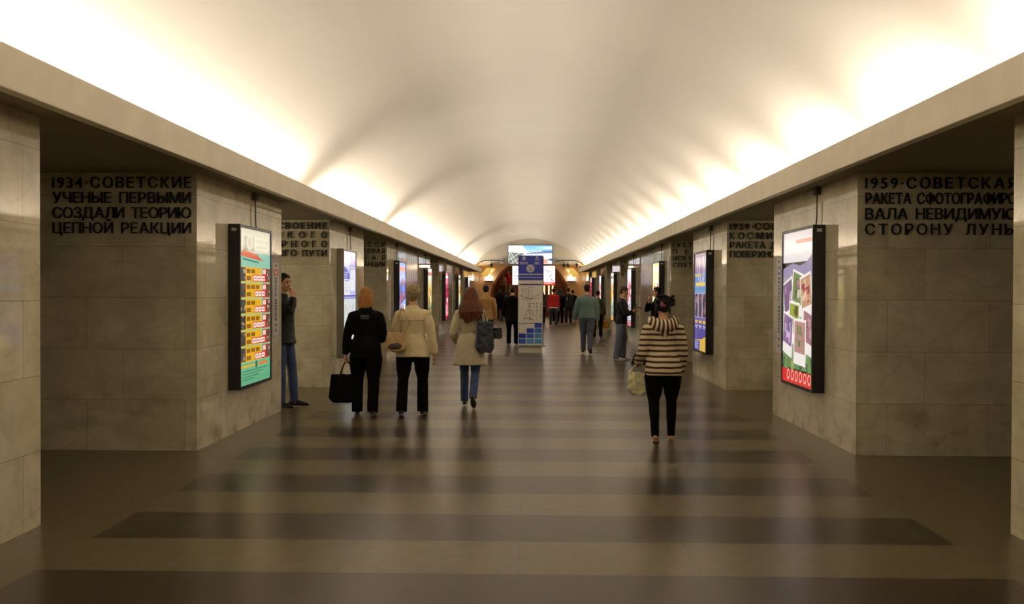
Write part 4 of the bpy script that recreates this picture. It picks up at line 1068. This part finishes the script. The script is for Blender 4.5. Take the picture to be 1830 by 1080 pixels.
# --- man in tan jacket, ahead of her
p = Person('person', 'man in tan jacket half hidden behind the auburn haired woman', -1.16, 24.6, face=0, H=1.78, vox=.014, build=1.08, L=(6, 6, 0, 2, 6), Rr=(-10, 10, 14, 2, 6), armR=dict(f=2, ab=9, e=14, curl=70), armL=dict(f=-6, ab=8, e=8))
p.trousers(BLKT, flare=.036); p.top(fabric('tan_suede', (160, 120, 66), .1), hem=-.02, infl=.014, hemr=[(-.05, .116, .09, -.004)], sleeve=.012); p.hair('short', hairm('hair_dark', (34, 26, 20))); p.shoes(DARKL)
hc = p.world(p.handc(1))
bag('handbag', 'black handbag in the tan jacket man\'s hand', (hc.x + .06, hc.y - .02, .36), 0, .26, .30, .12, DARKL, taper=1.1, vox=.012, strap=[(loop((hc.x - .02, hc.y - .02, .64), (hc.x, hc.y, hc.z), (hc.x + .14, hc.y - .02, .64)), .009)])

# --- woman in the striped hoodie
p = Person('person', 'woman in brown and cream striped hoodie walking away, dark hair pinned up', 1.5, 9.82, face=1, H=1.54, female=True, vox=.0095, build=1.12, lean=3, twist=3,
           L=(-9, 10, 20, 2, -14), Rr=(5, 6, 0, 0, 6), armL=dict(f=2, ab=12, e=60, inw=0, curl=75), armR=dict(f=4, ab=12, e=22, inw=8, curl=50), head=(6, -4))
def striped():
    M = bpy.data.materials.new('striped_fleece'); M.use_nodes = True; N = NT(M)
    tc = N.n('TexCoord'); sp = N.n('SeparateXYZ'); N.l(tc.outputs['Object'], sp.inputs[0])
    n1 = N.n('TexNoise'); n1.inputs['Scale'].default_value = 6; N.l(tc.outputs['Object'], n1.inputs['Vector'])
    zz = N.math('ADD', sp.outputs[2], N.math('MULTIPLY', n1.outputs['Fac'], 0.012))
    f = N.math('FRACT', N.math('DIVIDE', zz, 0.0585)); a = N.math('ABSOLUTE', N.math('SUBTRACT', f, 0.5))
    n2 = N.n('TexNoise'); n2.inputs['Scale'].default_value = 160; N.l(tc.outputs['Object'], n2.inputs['Vector'])
    a = N.math('ADD', a, N.math('MULTIPLY', N.math('SUBTRACT', n2.outputs['Fac'], .5), .16))
    r = N.n('MapRange'); r.inputs[1].default_value = .15; r.inputs[2].default_value = .25; N.l(a, r.inputs[0])
    N.l(N.mix(r.outputs[0], C(70, 48, 32), C(212, 194, 164)), N.b.inputs['Base Color']); N.b.inputs['Roughness'].default_value = .95; N.b.inputs['Specular IOR Level'].default_value = .15
    bp = N.n('Bump'); bp.inputs['Strength'].default_value = .5; bp.inputs['Distance'].default_value = .01; N.l(n2.outputs['Fac'], bp.inputs['Height']); N.l(bp.outputs[0], N.b.inputs['Normal'])
    return M
def striped_v():
    M = bpy.data.materials.new('striped_fleece_hood'); M.use_nodes = True; N = NT(M)
    tc = N.n('TexCoord'); sp = N.n('SeparateXYZ'); N.l(tc.outputs['Object'], sp.inputs[0])
    u = N.math('ADD', sp.outputs[0], N.math('MULTIPLY', sp.outputs[0], N.math('MULTIPLY', N.math('SUBTRACT', sp.outputs[2], 1.3), 2.2)))
    f = N.math('FRACT', N.math('DIVIDE', u, 0.044)); a = N.math('ABSOLUTE', N.math('SUBTRACT', f, 0.5))
    r = N.n('MapRange'); r.inputs[1].default_value = .2; r.inputs[2].default_value = .3; N.l(a, r.inputs[0])
    N.l(N.mix(r.outputs[0], C(70, 48, 32), C(212, 194, 164)), N.b.inputs['Base Color']); N.b.inputs['Roughness'].default_value = .95; N.b.inputs['Specular IOR Level'].default_value = .15
    return M
p.trousers(BLKT, flare=.027, thigh=.062, knee=.038, disp=.003, hem=.022)
FL = striped()
p.top(FL, 'hoodie', hem=-.02, infl=.018, hemr=[(-.065, .128, .1, -.006), (-.03, .125, .097, -.006)], sleeve=.016, cuff=.97, disp=.006, collar=True)
p.hood(striped_v(), w=.080, drop=.105, thick=.042)
p.hair('updo', hairm('hair_black_brown', (22, 15, 13)), 5)
MB().ell(p.hp(-.026, -.076, .012), (.020, .016, .030), (X_, (Y_ + Z_ * .2).normalized(), Z_)).ell(p.hp(-.014, -.078, .002), (.026, .014, .016)).build('hair_clip', mat('pink_clip', C(150, 60, 96), .5), p.root, smooth=True)
p.shoes(leather('gold_flats', (168, 132, 78), .4), mat('tan_sole', C(150, 120, 80), .6), low=True)
hc = p.world(p.handc(-1, .06)); bx_, by_, bz_ = hc
bag('handbag', 'cream quilted handbag hanging from the striped hoodie woman\'s hand', (bx_ + .0, by_ - .02, .515), R(-8), .235, .27, .13, leather('cream_leather', (206, 198, 156), .45), taper=1.06, round_bottom=.5, top_dip=.09, vox=.008, soft=.014,
    strap=[(loop((bx_ - .095, by_ - .03, .76), (bx_ - .006, by_, bz_ - .005), (bx_ + .095, by_ - .03, .76)), .008), (loop((bx_ - .09, by_ + .01, .76), (bx_ + .004, by_, bz_ - .005), (bx_ + .09, by_ + .01, .76)), .008)])

# --- man in green jacket
p = Person('person', 'man in green blouson and grey jeans striding away mid-hall', 1.55, 24.0, face=-2, H=1.80, vox=.012, build=1.14, lean=4, L=(10, 6, 0, -2, 6), Rr=(-10, 16, 22, -4, 8), armL=dict(f=2, ab=14, e=18, inw=2, curl=40), armR=dict(f=-4, ab=8, e=10, curl=30), head=(0, -4))
p.trousers(GREYJ, flare=.036, thigh=.055, knee=.043)
p.top(fabric('green_cotton', (94, 118, 110), .1), 'blouson', hem=-.02, infl=.018, sleeve=.016, disp=.008, waist=1.12); p.hair('short', hairm('hair_dark', (34, 26, 20)), 2); p.shoes(DARKL)

# --- woman with two bags
p = Person('person', 'woman with dark bun in olive jacket carrying two bags', 2.42, 32.1, face=-2, H=1.66, female=True, vox=.014, build=1.1, L=(6, 6, 0, 1, 6), Rr=(-8, 10, 12, 1, 6), armL=dict(f=0, ab=8, e=10, curl=70), armR=dict(f=2, ab=14, e=14, curl=70), head=(0, -6))
p.trousers(BLKT, flare=.036); p.top(fabric('olive_cloth', (66, 72, 34), .12), hem=-.02, infl=.014, hemr=[(-.04, .12, .092, -.004)], sleeve=.012); p.hair('bun', hairm('hair_dark', (34, 26, 20)), 2); p.shoes(DARKL)
hc = p.world(p.handc(-1)); bag('shopping_bag', 'big black shopping bag in the olive jacket woman\'s hand', (hc.x - .02, hc.y - .03, .1), 0, .36, .46, .16, DARKL, taper=1.0, vox=.014, strap=[(loop((hc.x - .1, hc.y, .54), (hc.x, hc.y, hc.z), (hc.x + .1, hc.y, .54)), .009)])
hc = p.world(p.handc(1)); bag('shopping_bag', 'ochre yellow bag in the olive jacket woman\'s other hand', (hc.x + .03, hc.y - .03, .36), 0, .27, .25, .14, fabric('ochre_cloth', (170, 118, 40)), taper=1.2, vox=.014, strap=[(loop((hc.x - .05, hc.y, .59), (hc.x, hc.y, hc.z), (hc.x + .1, hc.y, .59)), .01)])

# --- man in dark jacket, phone in hand
p = Person('person', 'short haired man in dark jacket and faded jeans looking down at a phone', 2.25, 21.9, face=-100, H=1.76, vox=.0105, build=1.06, lean=2, L=(4, 6, 0, 4, 12), Rr=(-6, 2, 0, 5, 16),
           armL=dict(to=(-.04, .33, 1.19), pole=(-.6, -.3, -1), hdir=(.25, 1, .35), palm=(.3, -.2, 1), curl=30), armR=dict(to=(.08, .27, 1.16), pole=(.8, -.3, -1), hdir=(-.25, 1, .55), palm=(-.75, -.2, .5), curl=34), head=(0, -20))
p.trousers(JEAN2, flare=.046, thigh=.057, knee=.05, disp=.006)
p.top(mat('blue_black_nylon', C(16, 19, 25), .6, var=.1, bump=.2, spec=.3), hem=-.02, infl=.018, hemr=[(-.03, .118, .092, 0)], sleeve=.015, disp=.008)
p.belt(mat('shirt_white', C(206, 204, 196), .8), .318, infl=.004, name='shirt_collar', th=.012, base=(.044, .045, -.003)); p.hair('short', hairm('hair_brown', (60, 42, 28)), 6); p.shoes(WSHOE, WSHOE)
hc = p.world(p.handc(-1, .085))
ph = MB().box((-.032, -.065, -.006), (.032, .065, .006)).build('mobile_phone', mat('phone_dark', C(30, 30, 32), .3), None, bevel=.004)
b = MB().box((-.027, -.055, .0055), (.027, .055, .0075)).build('phone_screen', glow('phone_screen', (.9, .92, 1, 1), .8), ph)
ph.location = hc + Vector((.03, -.03, .03)); ph.rotation_euler = (R(-12), R(-18), R(-80)); tag(ph, 'small phone held up by the man in dark jacket', 'phone')

# --- person leaning at the orange poster
p = Person('person', 'dark haired person facing the hall by the orange poster, hand at mouth', 3.0, 21.35, face=82, H=1.74, vox=.0105, build=1.0, lean=-3, L=(10, 4, 0, 2, 10), Rr=(4, 4, 0, 3, 10),
           armR=dict(to=(-.02, .15, 1.42), pole=(.9, .2, -1), hdir=(-.3, .25, 1), palm=(0, -1, .3), curl=45), armL=dict(f=4, ab=8, e=16))
p.trousers(BLKT); p.top(BLK, infl=.014, hem=-.02, hemr=[(-.04, .112, .088, 0)], sleeve=.012); p.hair('short', hairm('hair_black', (18, 14, 13)), 8); p.shoes(DARKL)
bag('duffel_bag', 'black bag slumped on the floor between dark jacket man and striped hoodie woman', (2.66, 20.9, .0), R(10), .40, .22, .24, mat('black_nylon', C(9, 9, 10), .8, spec=.15), taper=1.5, round_bottom=.05, strap=[(loop((2.56, 20.85, .19), (2.62, 20.83, .27), (2.76, 20.85, .19)), .01)])

# --- man leaning behind the timetable pillar
p = Person('person', 'man in black jacket and blue jeans leaning at the pillar, hand to mouth', -3.44, 12.78, face=-108, H=1.87, vox=.0085, build=.98, lean=-2, L=(8, 4, 0, 3, 10), Rr=(5, 5, 0, 3, 8),
           armR=dict(to=(.05, .175, 1.565), pole=(.35, 1, -.7), hdir=(-.5, -.1, 1), palm=(-.35, -1, 0), curl=52), armL=dict(f=-12, ab=4, e=12), head=(-6, -8))
p.trousers(JEAN, flare=.032, thigh=.048, knee=.037); p.top(mat('black_leather_jacket', C(11, 11, 12), .55, var=.12, vscale=14, bump=.15, bscale=80, spec=.3), hem=-.02, infl=.016, hemr=[(-.05, .108, .086, 0)], sleeve=.012, disp=.008, cuff=.86); p.hair('short', hairm('hair_dark', (34, 26, 20)), 9); p.shoes(DARKL)

# --- people far down the hall
DK2 = fabric('dark_grey_knit', (44, 46, 48), .3)
def far(label, x, y, H, topc, trou, hair, face=0, female=False, hc_=(30, 22, 18), shoes=DARKL, hem=-.05, kind='short', L=None, Rr=None, armL=None, armR=None, build=1.06):
    p = Person('person', label, x, y, face=face, H=H, female=female, vox=.02, build=build, L=L, Rr=Rr, armL=armL, armR=armR)
    p.trousers(trou, flare=.04); p.top(topc, hem=-.02, infl=.014, hemr=[(hem, .12, .094, -.002)], sleeve=.012, disp=0); p.hair(kind, hairm('hair_%d_%d' % hc_[:2], hc_)); p.shoes(shoes)
    return p
far('tall person in black standing half behind the pylon', -.50, 27.9, 1.78, BLK, BLKT, 0, hem=-.14, build=1.1, L=(2, 2, 0, 1, 6), Rr=(2, 2, 0, 1, 6))
far('person in black standing beneath the arch, facing the stairs', -1.72, 52.2, 1.74, BLK, BLKT, 0, female=True, kind='bob', L=(6, 4, 0, 2, 5))
p = far('person in dark grey knit top with a bag at their feet', -1.22, 51.2, 1.7, DK2, BLKT, 0, female=True, kind='bob', hc_=(60, 44, 30), face=20)
bag('travel_bag', 'dark olive travel bag on the floor left of the pylon foot', (-1.30, 50.2, 0), 0, .62, .40, .3, fabric('dark_olive_nylon', (40, 40, 32)), taper=1.2, round_bottom=.1, vox=.02, soft=.01, strap=[(loop((-1.45, 50.2, .36), (-1.3, 50.2, .5), (-1.15, 50.2, .36)), .014)])
far('long dark haired woman in olive top close beside the pylon', 0.60, 46.4, 1.74, fabric('olive_grey_cloth', (76, 74, 50), .2), BLKT, 0, female=True, kind='long', armR=dict(f=4, ab=12, e=60, inw=14))
p = far('person in red sweater and grey jeans seen from behind', 1.17, 44.2, 1.78, fabric('red_knit', (168, 26, 26), .1), fabric('charcoal_denim', (50, 52, 56)), 0, hem=-.045, L=(2, 2, 0, 5, 8), Rr=(2, 2, 0, 5, 8))
p.belt(mat('shirt_white', C(206, 204, 196), .8), -.048, infl=.0, name='shirt_hem', th=.012, base=(.121, .095, -.002))
far('person in black with white shoes, between red sweater and dark jacket', 1.50, 45.5, 1.76, BLK, BLKT, 0, shoes=WSHOE, female=True, kind='long', hc_=(24, 18, 16), face=-12)
p = far('person in dark jacket with grey strap and white sneakers', 1.98, 46.3, 1.81, fabric('dark_slate_cloth', (34, 36, 38)), fabric('dark_denim', (26, 28, 36)), 0, shoes=WSHOE, face=24)
MB().tube([p.P + p.S * .27 * p.H + Vector((-.11, -.06, .0)), p.P + p.S * .22 * p.H + Vector((-.13, -.12, 0)), p.P + p.S * .14 * p.H + Vector((-.125, -.115, 0))], [(.028, .012)] * 3, 8).build('shoulder_strap', mat('grey_strap', C(150, 146, 136), .7), p.root, smooth=True)
far('person in black by the arch, beyond the white sneakers', 2.42, 51.0, 1.72, BLK, BLKT, 0, face=10)
far('reddish haired person with dark jacket, behind the red sweater', 1.42, 49.0, 1.68, fabric('dark_wine', (60, 26, 24)), BLKT, 0, hc_=(96, 50, 30), kind='bob', female=True)
def onstep(p, n): p.root.location.z = .18 * n + .002
p = far('person in beige top coming down the stairs', -1.88, 62.83, 1.66, fabric('beige_top', (190, 152, 104)), fabric('olive_trouser', (90, 84, 50)), 0, face=170, hc_=(110, 34, 24), kind='bob', female=True); onstep(p, 7)
p = far('person in bright red top coming down the stairs', -1.56, 63.17, 1.66, fabric('bright_red', (190, 30, 34)), fabric('tan_trouser', (176, 140, 96)), 0, face=185, female=True, kind='short'); onstep(p, 8)
